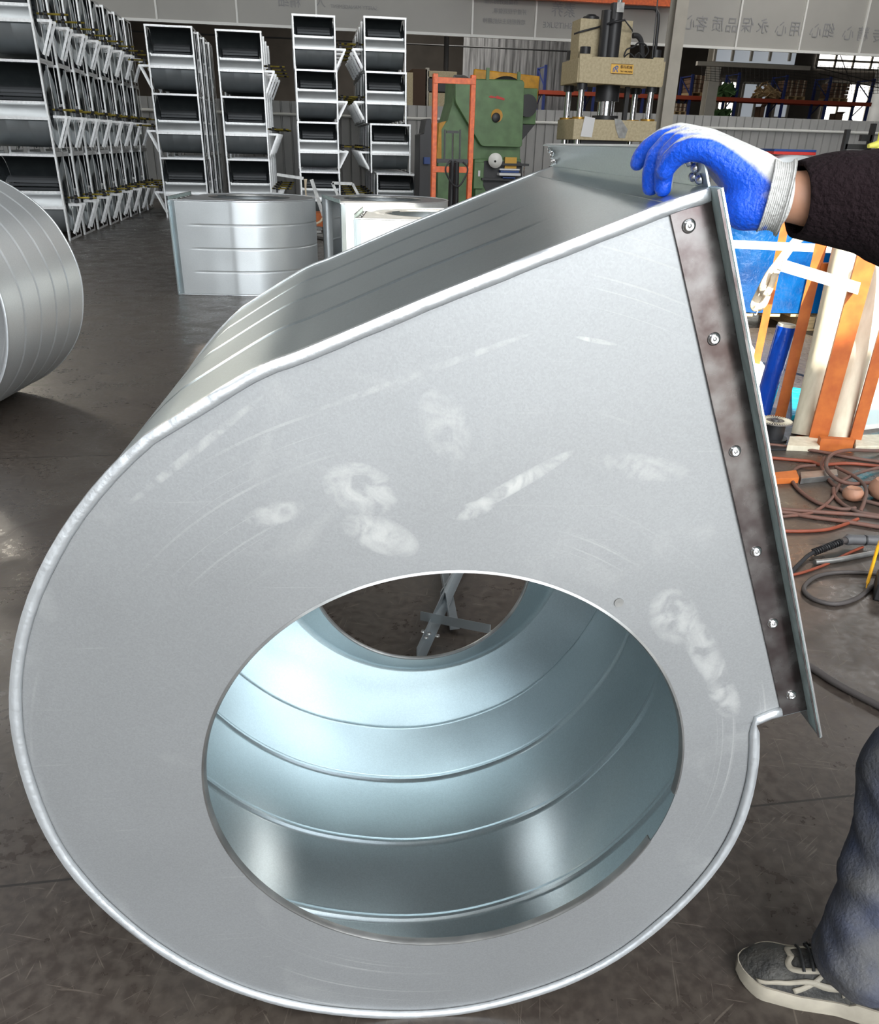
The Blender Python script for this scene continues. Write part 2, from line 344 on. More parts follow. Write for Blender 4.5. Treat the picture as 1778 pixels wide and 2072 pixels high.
def thing(name, loc, label, cat, group=None, rz=0.0):
    o = bpy.data.objects.new(name, None); COL.objects.link(o); o.location = loc; o.rotation_euler = (0, 0, rz)
    o.empty_display_size = .1
    return tag(o, label, cat, group)
def local(root, *pts):                          # world points into the thing's own frame
    mx = M.LocRotScale(root.location, root.rotation_euler, root.scale).inverted()
    r = [mx @ V(p) for p in pts]; return r if len(r) > 1 else r[0]
def kids(o): return [c for c in bpy.data.objects if c.parent == o]
def collect(o):
    return (o, [(c, kids(c)) for c in kids(o)])
def dup(tree, loc, rz=None, label=None, group=None, keep=lambda n: True):
    o, ch = tree; r = o.copy(); COL.objects.link(r); r.location = loc
    if rz is not None: r.rotation_euler = (0, 0, rz)
    if label: r['label'] = label
    if group: r['group'] = group
    for c, gs in ch:
        if not keep(c.name): continue
        k = c.copy(); COL.objects.link(k); k.parent = r
        for g in gs: d = g.copy(); COL.objects.link(d); d.parent = k
    return r
def catmull(P, k=8):
    P = [V(p) for p in P]; out = []
    for i in range(len(P)-1):
        a = P[max(i-1, 0)]; b = P[i]; c = P[i+1]; d = P[min(i+2, len(P)-1)]
        for j in range(k):
            t = j/k; out.append(.5*((2*b)+(c-a)*t+(2*a-5*b+4*c-d)*t*t+(3*b-a-3*c+d)*t**3))
    out.append(P[-1]); return out
def text_mesh(name, body, size, m, mx, parent, mirror=False, ext=.001, label=None):
    cu = bpy.data.curves.new('tmp', 'FONT'); cu.body = body; cu.size = size; cu.extrude = ext; cu.align_x = 'CENTER'; cu.align_y = 'CENTER'
    to = bpy.data.objects.new('tmp', cu); me = bpy.data.meshes.new_from_object(to); me.name = name
    bpy.data.objects.remove(to); bpy.data.curves.remove(cu)
    if mirror: me.transform(M.Scale(-1, 4, (1, 0, 0)))
    me.transform(mx); me.materials.clear(); me.materials.append(MT[m])
    o = bpy.data.objects.new(name, me); COL.objects.link(o)
    if parent: o.parent = parent
    if label: o['label'] = label
    return o
# ------------------------------------------------------------------ building shell
def struct(name, mb, m, smooth=35, bevel=0):
    return mb.build(name, m, smooth=smooth, bevel=bevel, kind='structure')
struct('floor', MB().box(-24, 36, -12, 52, -.2, 0), 'floor', 0)
YW = 24.6
def corrugated(x0, x1, y, z0, z1, pitch, depth, th=.02):
    mb = MB(); n = int((x1-x0)/pitch); A = []
    for i in range(n):
        x = x0+i*pitch; A += [(x, y), (x+pitch*.78, y), (x+pitch*.84, y+depth), (x+pitch*.94, y+depth)]
    A.append((x0+n*pitch, y))
    lo = [(a, b, z0) for a, b in A]; hi = [(a, b, z1) for a, b in A]
    lo2 = [(a, b+th, z0) for a, b in A]; hi2 = [(a, b+th, z1) for a, b in A]
    mb.strip(lo, hi); mb.strip(lo2, hi2); mb.strip(hi, hi2); return mb
zt = at(1500, 236, YW).z
struct('wall_back', corrugated(-16, 30, YW, 0, zt, .25, .04), 'wall', 0)
struct('trim_1', MB().tube([(-16, YW-.06, at(1500, 261, YW).z), (30, YW-.06, at(1500, 261, YW).z)], .035, 10), 'batten')
# far hall
YF = 48.0
fz = MB()
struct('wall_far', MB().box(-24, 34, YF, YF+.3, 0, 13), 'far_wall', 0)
p0 = at(938, 80, 38.5); p1 = at(1160, 80, 38.5)
struct('wall_inner', corrugated(p0.x, p1.x, 38.5, 2.0, 7.0, .30, .05), 'silver_wall', 0)
struct('wall_left', MB().box(-16.3, -16, -12, 52, 0, 9), 'wall', 0)
struct('wall_right', MB().box(32, 32.3, -12, 52, 0, 9), 'wall', 0)
# rear wall with the big door opening
mbd = MB().box(-16, -6, -8.3, -8, 0, 9).box(7.5, 32, -8.3, -8, 0, 9).box(-6, 7.5, -8.3, -8, 6.2, 9)
struct('wall_front', mbd, 'wall', 0)
# roof with unseen openings, shaped to place the sun patches
holes = [(3.4, 10.5, -4.6, 1.0), (2.65, 3.4, -1.8, 1.3), (1.62, 2.5, -3.3, -2.3)]
mbr = MB(); xs = sorted({-16, 32, *[h[0] for h in holes], *[h[1] for h in holes]}); ys = sorted({-8.3, 52, *[h[2] for h in holes], *[h[3] for h in holes]})
for i in range(len(xs)-1):
    for j in range(len(ys)-1):
        cx_, cy_ = (xs[i]+xs[i+1])/2, (ys[j]+ys[j+1])/2
        if any(h[0] < cx_ < h[1] and h[2] < cy_ < h[3] for h in holes): continue
        mbr.box(xs[i], xs[i+1], ys[j], ys[j+1], 9, 9.15)
struct('ceiling', mbr, 'roof', 0)
# frosted banner band behind the machines
YB = 24.0
def band_z(px, py): return at(px, py, YB).z
zb_l, zb_r = band_z(500, 47), band_z(1600, 106)
zbot = (band_z(300, 30)+band_z(815, 62)+band_z(1100, 83)+band_z(1560, 104))/4
xcol = at(1372, 60, YB).x
bandL = MB().box(-16, xcol-.1, YB, YB+.03, zbot, 7.5); struct('window_1', bandL, 'glass_band', 0)
bandR = MB().box(xcol+.1, 30, YB, YB+.03, zbot, 7.5); struct('window_2', bandR, 'glass_band', 0)
mb = MB().box(-16, 30, YB-.04, YB+.05, zbot-.05, zbot+.01)
for px in (318, 480, 640, 955, 1083, 1487, 1616, 1740, 150, 0):
    p = at(px, 40 if px < 1200 else 90, YB); mb.box(p.x-.022, p.x+.022, YB-.05, YB, zbot-.03, 7.5)
struct('trim_2', mb, 'batten')
mb = MB()
for px in (1446, 1482, 1520, 1558, 1598): 
    p = at(px, 110, 30); mb.box(p.x-.04, p.x+.04, 29.95, 30.03, at(px, 124, 30).z, 5.2)
mb.box(at(1410, 120, 30).x, at(1640, 120, 30).x, 29.9, 30.05, at(1500, 128, 30).z-.12, at(1500, 128, 30).z)
struct('trim_3', mb, 'column')
struct('window_3', MB().box(at(1446, 110, 30).x, at(1612, 110, 30).x, 30.04, 30.08, at(1500, 126, 30).z, 5.4), 'window_dim', 0)
# columns
def column(px, py, Y, w, d, z1, name):
    p = at(px, py, Y); x = p.x; mb = MB()
    mb.box(x-w/2, x+w/2, Y, Y+.02, 0, z1).box(x-w/2, x+w/2, Y+d-.02, Y+d, 0, z1).box(x-.01, x+.01, Y+.02, Y+d-.02, 0, z1)
    return struct(name, mb, 'column', 0)
column(1362, 150, 19.9, .27, .35, 9, 'trim_4'); column(797, 30, 24.15, .26, .3, 9, 'trim_5'); column(1452, 115, 33, .4, .4, 9, 'trim_6')
z_ob = at(1250, 4, YB-.5).z
struct('trim_7', MB().box(at(960, 0, YB-.5).x, xcol-.1, YB-.55, YB-.35, z_ob-.04, z_ob+.45), 'orange', 0)
# bright far windows (right) and dim ones
def far_window(n, x0, y0, x1, y1, Y, m='window', bars=2):
    a = at(x0, y1, Y); b = at(x1, y0, Y); wx = (b.x-a.x)
    o = struct(f'window_{n}', MB().box(a.x, b.x, Y-.06, Y-.03, a.z, b.z), m, 0)
    mb = MB()
    for k in range(bars+2):
        x = a.x+wx*k/(bars+1); mb.box(x-.06, x+.06, Y-.14, Y-.06, a.z, b.z)
    for k in range(3):
        z = a.z+(b.z-a.z)*k/2; mb.box(a.x, b.x, Y-.14, Y-.06, z-.05, z+.05)
    mb.build('window_frame', 'column', parent=o, smooth=0)
far_window(4, 1648, 112, 1800, 137, YF, bars=3)
far_window(5, 1445, 165, 1490, 238, YF, bars=1); far_window(6, 1492, 170, 1560, 238, YF, 'window_dim', 1)
far_window(7, 1655, 172, 1790, 250, YF, bars=3); far_window(8, 1560, 175, 1600, 238, YF, 'window_dim', 0)

# faded print showing through the banner, mirrored
fp = thing('banner_print', (at(1560, 70, YB).x, YB-.012, at(1560, 70, YB).z), 'row of large faded grey mirrored characters on the frosted band right of the column', 'lettering', 'faded mirrored lettering on the frosted band')
def band_text(root, body, px, py, hpx, m='ink'):
    p = local(root, at(px, py, YB-.012)); sz = hpx*at(px, py, YB).y/1950*1.1
    mx = M.Translation(p) @ M.Rotation(pi/2, 4, 'X')
    text_mesh('characters', body, sz, m, mx, root, mirror=True, ext=.002)
for ch, px, py in (('心', 1394, 47), ('客', 1419, 50), ('质', 1452, 51), ('品', 1480, 53), ('保', 1512, 53), ('永', 1543, 55), ('心', 1580, 60), ('用', 1608, 60), ('心', 1650, 64), ('细', 1676, 64), ('心', 1716, 69), ('精', 1745, 71), ('专', 1775, 74)):
    band_text(fp, ch, px, py, 26)
fp2 = thing('banner_print', (at(1110, 40, YB).x, YB-.012, at(1110, 40, YB).z), 'faded mirrored heading and slogan lines on the frosted band left of the beige press', 'lettering', 'faded mirrored lettering on the frosted band')
for ch, px, py, h in (('素养', 1140, 22, 24), ('SHITSUKE', 1128, 52, 13), ('养成良好的习惯', 1014, 4, 9), ('并遵守规则做事,', 1031, 24, 9), ('培养积极主动的精神', 1020, 44, 9)):
    band_text(fp2, ch, px, py, h)
fp3 = thing('banner_print', (at(700, 15, YB).x, YB-.012, at(700, 15, YB).z), 'faded mirrored small print on the frosted band above the middle stacks', 'lettering', 'faded mirrored lettering on the frosted band')
for ch, px, py, h in (('SAFETY MANAGEMENT', 716, 15, 8), ('精细', 585, 4, 20), ('人', 648, 4, 20)):
    band_text(fp3, ch, px, py, h)

# ------------------------------------------------------------------ the big fan housing
HW, HR = .864, .374
DATA = [(0.2221, 0.8287), (0.1481, 0.8003), (0.0404, 0.7576), (-0.0478, 0.7227), (-0.1344, 0.6863), (-0.1931, 0.6621), (-0.2527, 0.6376)]
POL = [(117.0, .684), (122.5, .682), (126.7, .678), (131.9, .67), (135.5, .667), (139.4, .665), (143.1, .661), (146.9, .658), (149.9, .654), (153.4, .652), (158.2, .647), (162.0, .644), (164.0, .64), (171.4, .634), (176.8, .628), (182.7, .625), (187.1, .623), (191.8, .619), (196.5, .614), (201.8, .609), (207.2, .602), (212.1, .601), (218.0, .601), (223.7, .594), (227.9, .595), (233.5, .59), (239.2, .586), (246.5, .58), (255.6, .573), (261.2, .57), (268.5, .567), (276.0, .563), (283.7, .556), (290.9, .55), (297.9, .548), (307.7, .537), (318.9, .524), (328.9, .517), (337.6, .514), (345.0, .509), (353.4, .5), (361.2, .493), (372.3, .486)]
def rpol(th):                                  # smoothed radius
    w = 0; s = 0
    for a, r in POL:
        k = math.exp(-((a-th)/9)**2); w += k; s += k*r
    return s/w
def scroll_path():
    P = [(.5522, .1263), (.5125, .1201), (.497, .115), (.4803, .1061), (.4745, .1034)]
    P += [(rpol(t)*cos(radians(t)), rpol(t)*sin(radians(t))) for t in [370-3*i for i in range(83)]]   # 370 .. 124
    tail = list(reversed(DATA)); P += catmull([(*P[-1], 0)]+[(a, b, 0) for a, b in tail]+[(.265, .8424, 0)], 5)[1:]
    return [V((p[0], p[1])) for p in P]
PATH = scroll_path()
def path_normals(P):
    out = []
    for i, p in enumerate(P):
        d = (P[min(i+1, len(P)-1)]-P[max(i-1, 0)]).normalized(); n = V((-d.y, d.x))
        if i < 4: pass
        out.append(-n if n.dot(p) > 0 and i > 4 else (n if i > 4 else V((0, 1))*(1)))
    return out
NRM = path_normals(PATH)
for i in range(5): NRM[i] = V((-.30, .95)).normalized()
OUTL = PATH                                     # closed by the straight outlet edge
def outline_r(th):
    d = V((cos(th), sin(th))); best = .4
    n = len(OUTL)
    for i in range(n):
        a, b = OUTL[i], OUTL[(i+1) % n]; e = b-a
        den = d.x*e.y-d.y*e.x
        if abs(den) < 1e-9: continue
        t = (a.x*e.y-a.y*e.x)/den; u = (a.x*d.y-a.y*d.x)/den
        if t > 0 and -1e-6 <= u <= 1+1e-6: best = max(best, t)
    return best
def side_sheet(y, r0, th=.0022, out=-1):
    N_ = 300; rows = []
    angs = sorted([2*pi*k/N_ for k in range(N_)]+[atan2(p.y, p.x) % (2*pi) for p in (PATH[0], PATH[1], PATH[4], PATH[-1])])
    for rr in range(9):
        f = rr/8; row = []
        for a in angs:
            R_ = outline_r(a); r = r0+(R_-r0)*f
            w = .0025*noise.noise((r*cos(a)*3.1, r*sin(a)*3.1, y+2)) * min(1, 4*f, 4*(1-f)+.2)
            row.append((r*cos(a), y+out*w, r*sin(a)))
        rows.append(row)
    mb = MB(); mb.grid(rows, True)
    back = [[(p[0], p[1]-out*th, p[2]) for p in row] for row in rows]
    mb.grid(back, True); mb.grid([rows[0], back[0]], True); mb.grid([rows[-1], back[-1]], True)
    return mb
def seam_band(y, out):
    rows = []
    for i, p in enumerate(PATH):
        if i < 1: continue
        n = NRM[i]; w = noise.noise((i*.55, y, 3.3))*.0009; w2 = noise.noise((i*.5, y+5, 1.3))*.0008
        q = lambda a, yy: (p.x+n.x*a, y+out*yy, p.y+n.y*a)
        rows.append([q(-.001, -.004), q(-.0035, .001), q(-.0028, .006+w), q(.003, .0078+w2), q(.0095+w, .0066+w), q(.0122+w, .0012)])
    return MB().grid(rows)
def make_housing(label, group=None, sm='sheet', loc=(0, 0, 0), rot=(0, 0, 0), scale=1, lift=.5685, beads=(.216, .432, .648), cone=True, full=True):
    root = thing('fan_housing', loc, label, 'fan housing', group); root.rotation_euler = rot; root.scale = (scale,)*3
    L0 = (0, 0, lift)
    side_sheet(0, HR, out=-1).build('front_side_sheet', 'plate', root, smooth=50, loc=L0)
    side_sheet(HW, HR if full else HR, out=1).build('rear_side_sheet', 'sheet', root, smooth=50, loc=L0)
    # wrapped scroll sheet with pressed beads
    ys = [0, .01]
    for b in beads: ys += [b-.05, b-.019, b-.015, b-.012, b-.0075, b-.003, b+.003, b+.0075, b+.012, b+.015, b+.019, b+.05]
    ys += [HW-.01, HW]
    rows = []
    for i, p in enumerate(PATH):
        row = []
        env = max(0, min(1, (i-6)/4)) * max(0, min(1, (len(PATH)-12-i)/4))
        for yy in ys:
            k = 0
            for b in beads:
                if abs(yy-b) < .004: k = .0045*env
                elif abs(yy-b) < .009: k = .0021*env
            n = NRM[i]; row.append((p.x+n.x*k, yy, p.y+n.y*k))
        rows.append(row)
    o = MB().grid(rows).build('scroll_sheet', sm, root, smooth=28, loc=L0, solid=.0016)
    seam_band(0, -1).build('edge_seam', 'seam', root, smooth=60, loc=L0, solid=.001); seam_band(HW, 1).build('edge_seam', 'seam', root, smooth=60, loc=L0, solid=.001)
    # turned-in lip of the inlet hole, interrupted at one gap
    mb = MB(); A = []; 
    for k in range(0, 181):
        a = radians(-6+ (360-16)*k/180)
        A.append([(r*cos(a), yy, r*sin(a)) for r, yy in ((HR+.001, -.0006), (HR-.0025, -.002), (HR-.0045, .002), (HR-.0045, .011), (HR-.0025, .011), (HR-.0015, .002))])
    mb.grid(A); mb.build('inlet_lip', 'steel', root, smooth=50, loc=L0)
    if cone:
        prof = [(.378, HW-.004), (.366, HW-.006), (.352, HW-.018), (.330, HW-.040), (.305, HW-.066), (.285, HW-.088), (.272, HW-.104), (.268, HW-.108), (.265, HW-.104), (.283, HW-.080), (.303, HW-.058), (.328, HW-.032), (.350, HW-.010), (.378, HW-.0005)]
        mx = M.Rotation(-pi/2, 4, 'X') @ M.Scale(1, 4)
        mb = MB(); mb.lathe(prof, 96, M(((1, 0, 0, 0), (0, 0, 1, 0), (0, 1, 0, 0), (0, 0, 0, 1))), True)
        c = mb.build('inlet_cone', 'sheet', root, smooth=60, loc=L0)
        rg = [(.268, HW-.111), (.264, HW-.113), (.2605, HW-.110), (.2605, HW-.106), (.264, HW-.103)]
        MB().lathe(rg, 96, M(((1, 0, 0, 0), (0, 0, 1, 0), (0, 1, 0, 0), (0, 0, 0, 1))), True).build('rolled_rim', 'steel', c, smooth=60)
    # outlet frame of angle strips
    d = V((.5522-.2652, .1263-.8424)).normalized(); o_ = V((-d.y, d.x))
    if o_.x < 0: o_ = -o_
    A_, B_ = V((.2652, .8424)), V((.5522, .1263))
    fr = bpy.data.objects.new('outlet_flange', None); COL.objects.link(fr); fr.parent = root; fr.location = L0; fr.empty_display_size = .05
    P3 = lambda q, y: (q.x, y, q.y)
    for y0, s_ in ((0, -1), (HW, 1)):
        a_in, b_in = V((.222, .8225)), V((.5140, .1150))
        t = .0035
        mb = MB()
        poly = [P3(a_in, y0), P3(b_in, y0), P3(B_, y0), P3(A_, y0)]
        mb.prism(poly, (0, s_*t, 0))
        A2, B2 = A_-d*.004, B_+d*.030
        lip = [P3(A2, y0), P3(B2, y0), P3(B2, y0+s_*.034), P3(A2, y0+s_*.034)]
        lp = MB().prism(lip, (o_.x*t, 0, o_.y*t))
        e = MB().prism([P3(A2, y0+s_*.034), P3(B2, y0+s_*.034), P3(B2-o_*.0028, y0+s_*.034), P3(A2-o_*.0028, y0+s_*.034)], (0, s_*.0012, 0))
        e2 = MB().prism([P3(A2+o_*t, y0+s_*.0345), P3(B2+o_*t, y0+s_*.0345), P3(B2+o_*(t-.0022), y0+s_*.0345), P3(A2+o_*(t-.0022), y0+s_*.0345)], (0, s_*.0016, 0))
        st = mb.build('side_strip', 'zinc', fr, smooth=0, bevel=.0008)
        lp.build('upstand', 'teal', st, smooth=0, bevel=.0006); e.build('turned_edge', 'zinc', st, smooth=0); e2.build('bright_rim', 'rivet', st, smooth=0)
        for q in ((.2475, .8067), (.2996, .6832), (.3536, .5427), (.4121, .3992), (.4615, .2836), (.5194, .1553)):
            mx = M.Translation((q[0], y0+s_*t, q[1])) @ M(((1, 0, 0, 0), (0, 0, s_, 0), (0, 1, 0, 0), (0, 0, 0, 1)))
            rv = MB().lathe([(.0001, .0042), (.0022, .0040), (.0030, .0024), (.0036, .0024), (.0046, .0044), (.0064, .0036), (.0078, .0012), (.0082, 0)], 20, mx)
            rv.build('rivet', 'rivet', st, smooth=60)
    t = .0035
    n_out = V((-.36, .933)).normalized()
    tp = MB(); a_in = V((.222, .8260))
    tp.prism([P3(a_in, 0), P3(A_, 0), P3(A_, HW), P3(a_in, HW)], (n_out.x*.004, 0, n_out.y*.004))
    tp.prism([P3(A_, .0), P3(A_-d*.046, .0), P3(A_-d*.046, HW), P3(A_, HW)], (o_.x*t, 0, o_.y*t))
    tp.prism([P3(A_-d*.046, 0), P3(A_-d*.046-o_*.009, 0), P3(A_-d*.046-o_*.009, HW), P3(A_-d*.046, HW)], (-d.x*.002, 0, -d.y*.002))
    top = tp.build('top_strip', 'sheet', fr, smooth=0, bevel=.0008)
    bt = MB(); bt.prism([P3(B_, -.034), P3(B_+d*.034, -.034), P3(B_+d*.034, HW+.034), P3(B_, HW+.034)], (o_.x*t, 0, o_.y*t))
    bt.prism([P3(V((.5140, .1150)), 0), P3(B_, 0), P3(B_, HW), P3(V((.5140, .1150)), HW)], (.0008, 0, -.004))
    bt.build('bottom_strip', 'sheet', fr, smooth=0, bevel=.0008)
    for y0, s_ in ((0, 1), (HW, -1)):           # clinch rivets on the corner lugs
        for k, (a, b) in enumerate(((.012, .018), (.024, .026), (.035, .016), (.030, .042), (.014, .038))):
            q = A_-d*a; c0 = V(P3(q, y0+s_*b))-V((o_.x*.001, 0, o_.y*.001))
            MB().lathe([(.0001, .005), (.003, .0048), (.005, .003), (.0058, 0)], 12, M.Translation(c0) @ V((-o_.x, 0, -o_.y)).to_track_quat('Z', 'Y').to_matrix().to_4x4()).build('rivet', 'rivet', top, smooth=60)
    return root
C0 = c2b((0.0212, 0.98534, 0))
big = make_housing('large open galvanised fan housing held upright in the foreground by a gloved hand', loc=(C0.x, C0.y, 0), rot=(0, 0, radians(-5.1)))
# small punched mark on the side sheet
MB().lathe([(.0001, -.001), (.0065, -.0012), (.0070, 0)], 20, M.Translation((.2316, -.0005, .5664+.3223)) @ M(((1, 0, 0, 0), (0, 0, 1, 0), (0, 1, 0, 0), (0, 0, 0, 1)))).build('punched_hole', 'steel', big)

# ------------------------------------------------------------------ housings lying on the floor, and one standing at the left edge
def lying(px, py, z, sc, rz, label):
    """corner = outlet corner of the straight side, top level z"""
    p = gr(px, py, z); r = make_housing(label, 'fan housings lying on their sides', scale=1, beads=(.216, .432, .648), cone=False, lift=0, sm='soft')
    r.scale = (sc, (z)/(HW+.016)*1, sc)
    # local y (depth) -> world down; local z (up) -> towards the viewer; local x -> left
    R = M(((-1, 0, 0), (0, 0, -1), (0, -1, 0)))   # columns: x->-X, y->-Z, z->-Y
    R = M(((-1, 0, 0), (0, 0, -1), (0, -1, 0)))
    Q = M.Rotation(rz, 3, 'Z') @ R
    r.rotation_euler = Q.to_euler()
    corner = Q @ V((.2652*sc, 0, .8424*sc))
    r.location = (p.x-corner.x, p.y-corner.y, z-.008)
    return r
lying(341, 403, .90, 1.16, radians(-29.8), 'galvanised fan housing lying flat on the floor, nearest the left stacks')
lying(688, 410, .90, 1.16, radians(-13), 'galvanised fan housing lying flat behind another, its dark outlet end showing')
lying(717, 441, .90, 1.12, radians(-31), 'galvanised fan housing lying flat with a sunlit white side, half hidden by the big housing')
lw = make_housing('galvanised fan housing with ribbed scroll standing at the left edge of the photo', loc=(0, 0, 0), lift=.5664, beads=(.17, .345, .52, .69), cone=False, sm='soft')
Q = M.Rotation(-YAW, 3, 'Z') @ M.Rotation(radians(-92), 3, 'Y')
lw.scale = (1.1,)*3; lw.rotation_euler = Q.to_euler()
cw = atc(15, 650, 4.2) - RT*.625; cw.z = .70
lw.location = cw - Q @ V((0, 0, .5664*1.1))
# ------------------------------------------------------------------ stacked fan housings with square outlet frames
def make_unit(w, h, name_mat='frame'):
    """double-inlet fan housing; origin = front lower centre, y goes back"""
    root = thing('framed_fan_housing', (0, 0, -50), 'galvanised framed fan housing', 'fan housing')
    D = .80; hw = w/2; t = .032; zo = h*.385
    f = MB()
    # front outlet frame and side posts
    f.box(-hw, -hw+t, 0, .006, 0, h).box(hw-t, hw, 0, .006, 0, h).box(-hw, hw, -.002, .004, h-t, h).box(-hw, hw, -.002, .004, zo-.014, zo+.026)
    f.box(-hw, -hw+.004, 0, .045, 0, h).box(hw-.004, hw, 0, .045, 0, h)
    f.build('outlet_frame', 'frame', root, smooth=0)
    for sx in (-1, 1):
        s = MB(); x0, x1 = sorted((sx*hw, sx*(hw-.004)))
        s.box(x0, x1, D-.04, D, 0, h).box(x0, x1, .045, D, h-.03, h).box(x0, x1, .045, D, 0, .03).box(x0, x1, .40, .445, 0, h)
        s.build('side_frame', 'frame', root, smooth=0)
    # scroll: centre cy, cz
    cy, cz = .41, h*.50; R0 = h*.40; R1 = h*.49
    prof = []
    for k in range(37):
        a = radians(60 - 330*k/36 + 0)      # from front upper, over the back, under and up the front
        prof.append(a)
    pts = [(0.004, h-.04)]
    for k in range(0, 41):
        a = radians(90 - (250*k/40)); r = R1 - (R1-R0)*k/40
        pts.append((cy - (-1)*cos(a)*r*.80, cz+sin(a)*r))
    # a: 90 (top) -> 0 (back) -> -90 (bottom) -> -160 (front)
    pts.append((.012, zo-.01))
    rows = [[(x, y, z) for x in (-hw+.03, -hw*.33-.012, -hw*.33, -hw*.33+.012, hw*.33-.012, hw*.33, hw*.33+.012, hw-.03)] for y, z in pts]
    for i, row in enumerate(rows):
        if 24 < i < 42:
            for j in (2, 5): x, y, z = row[j]; row[j] = (x, y-.004, z)
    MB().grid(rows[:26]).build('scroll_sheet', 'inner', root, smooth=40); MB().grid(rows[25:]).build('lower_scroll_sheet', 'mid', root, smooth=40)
    # cut-off tongue and its bar across the outlet
    pf = catmull([(.012, zo+.024, 0), (.022, zo+.07, 0), (.055, zo+.125, 0), (.11, zo+.168, 0), (.175, zo+.190, 0)], 4)
    MB().grid([[(x, p.x, p.y) for x in (-hw+.032, hw-.032)] for p in pf]).build('cut_off_sheet', 'soft', root, smooth=60)
    zb = zo+.205
    MB().box(-hw+.034, hw-.034, .17, .20, zb-.018, zb+.018).box(-hw+.034, -hw+.06, .165, .168, zb-.028, zb+.028).box(hw-.06, hw-.034, .165, .168, zb-.028, zb+.028).build('cut_off_bar', 'frame', root, smooth=0)
    # impeller
    im = MB(); 
    for k in range(28):
        a = 2*pi*k/28; c, s_ = cos(a)*.27*.85, sin(a)*.27
        im.bar((-hw+.10, cy+c, cz+s_), (hw-.10, cy+c, cz+s_), .035, .003, (0, cos(a+.7), sin(a+.7)))
    im.lathe([(.05, -hw*.6), (.24, -hw*.6), (.24, -hw*.6+.01), (.05, -hw*.6+.01)], 20, M.Translation((0, cy, cz)) @ M.Rotation(pi/2, 4, 'Y'))
    im.build('impeller', 'blade', root, smooth=0)
    # side plates with inlet hole
    for sx in (-1, 1):
        x = sx*(hw-.028); rows = [[], []]; rr = [[] for _ in range(3)]
        for k in range(48):
            a = 2*pi*k/48; ca, sa = cos(a), sin(a)
            ro = min(h*.47, (h*.49)/max(abs(sa), .01)) if ca > 0 else min(h*.42/1, (h*.46)/max(abs(sa), .01))
            rr[0].append((x, cy+ca*ro*.80, cz+sa*ro)); rr[1].append((x, cy+ca*.30*.9, cz+sa*.30)); rr[2].append((x-sx*.05, cy+ca*.24*.9, cz+sa*.24))
        mb = MB().grid(rr, True); mb.build('side_sheet', 'dsheet', root, smooth=40, fix=False)
        gp = MB(); x0, x1 = sorted((x, x-sx*.002)); gp.box(x0, x1, .006, .16, zo+.03, h-.03); gp.build('side_gusset', 'dsheet', root, smooth=0)
    return root
def add_bracket(root, w, h, side):
    """triangular bearing brackets and the shaft stub on one side"""
    hw = w/2; cy, cz = .41, h*.43
    for y in (.22, .44):
        mb = MB(); t = .034
        mb.angle((side*hw, y, cz), (side*(hw+.20), y, cz), t, .004, (0, 1, 0), (0, 0, -1))
        mb.bar((side*(hw+.19), y, cz-.01), (side*(hw+.012), y, cz-h*.36), t, .006, (0, 1, 0)); mb.bar((side*(hw+.19), y+.018, cz-.01), (side*(hw+.012), y+.018, cz-h*.36), .005, t, (0, 1, 0))
        mb.build('side_bracket', 'frame', root, smooth=0)
    sh = MB().tube([(side*(hw-.02), cy-.05, cz+.075), (side*(hw+.40), cy-.05, cz+.075)], .013, 8).build('shaft', 'shaft', root)
    mb = MB().box(side*(hw+.10)-.02, side*(hw+.10)+.02, cy-.13, cy+.03, cz+.002, cz+.05); mb.tube([(side*(hw+.10)-.022, cy-.05, cz+.075), (side*(hw+.10)+.022, cy-.05, cz+.075)], .036, 12)
    mb.build('bearing_block', 'dark', root, smooth=40)
    for s2 in (.015, .30):
        MB().tube([(side*(hw+s2), cy-.05, cz+.075), (side*(hw+s2+.05), cy-.05, cz+.075)], .018, 8).build('shaft_band', 'dark', sh)
MT['shaft'] = mat('yellow_lacquered_shaft', (.42, .33, .05), .35, .6, var=.5, scale=9)
protos = {}
def proto(w, h, side):
    key = (w, h, side)
    if key not in protos:
        r = make_unit(w, h); add_bracket(r, w, h, side); protos[key] = (collect(r), r)
    return protos[key]
ORD = ['first', 'second', 'third', 'fourth', 'fifth', 'sixth', 'seventh', 'eighth']
LEV = {3: ['bottom', 'middle', 'top'], 4: ['bottom', 'second', 'third', 'top']}
def stack_rows(name, P0, w, h, side, ranks, levels, step, dx, shifts=None, lean=0.0, rz=0.0, skip=()):
    """P0 = front lower centre of the nearest stack"""
    tree, src = proto(w, h, side)
    for r in range(ranks):
        for l in range(levels):
            if (r, l) in skip: continue
            sx = (shifts[l] if shifts else 0)
            x = P0[0]+dx*step*r+sx+random.uniform(-.006, .006); y = P0[1]+step*r
            label = f'framed galvanised fan housing, {LEV[levels][l]} of its stack, {ORD[r]} stack back in the {name} row'
            label = ' '.join(label.split()[:16])
            q = dup(tree, (x, y, l*h), rz, label, f'stacked framed fan housings in the {name} row')
def front_left(px, py, z, w):
    p = gr(px, py, z); return (p.x+w/2, p.y)
U = 1.17
pb = gr(144, 487)
stack_rows('leftmost', (pb.x-.465, pb.y), .93, U, 1, 8, 3, .90, .045)
U3 = 1.08
p = front_left(290, 48, 3*U3, .86); stack_rows('second', p, .86, U3, -1, 4, 3, .95, .03)
p = front_left(434, 58, 3*U3, .86); stack_rows('third', p, .86, U3, 1, 4, 3, .95, .03)
U2 = .885
yy = gr(612, 442).y
pa = at(590, 30, yy); stack_rows('fourth', (pa.x+.41, yy), .82, U2, 1, 5, 4, .9, .03)
pa = at(735, 37, yy); stack_rows('rightmost', (pa.x+.41, yy-.2), .82, U2, -1, 5, 4, .9, .03, shifts=[.20, .08, .0, -.02])
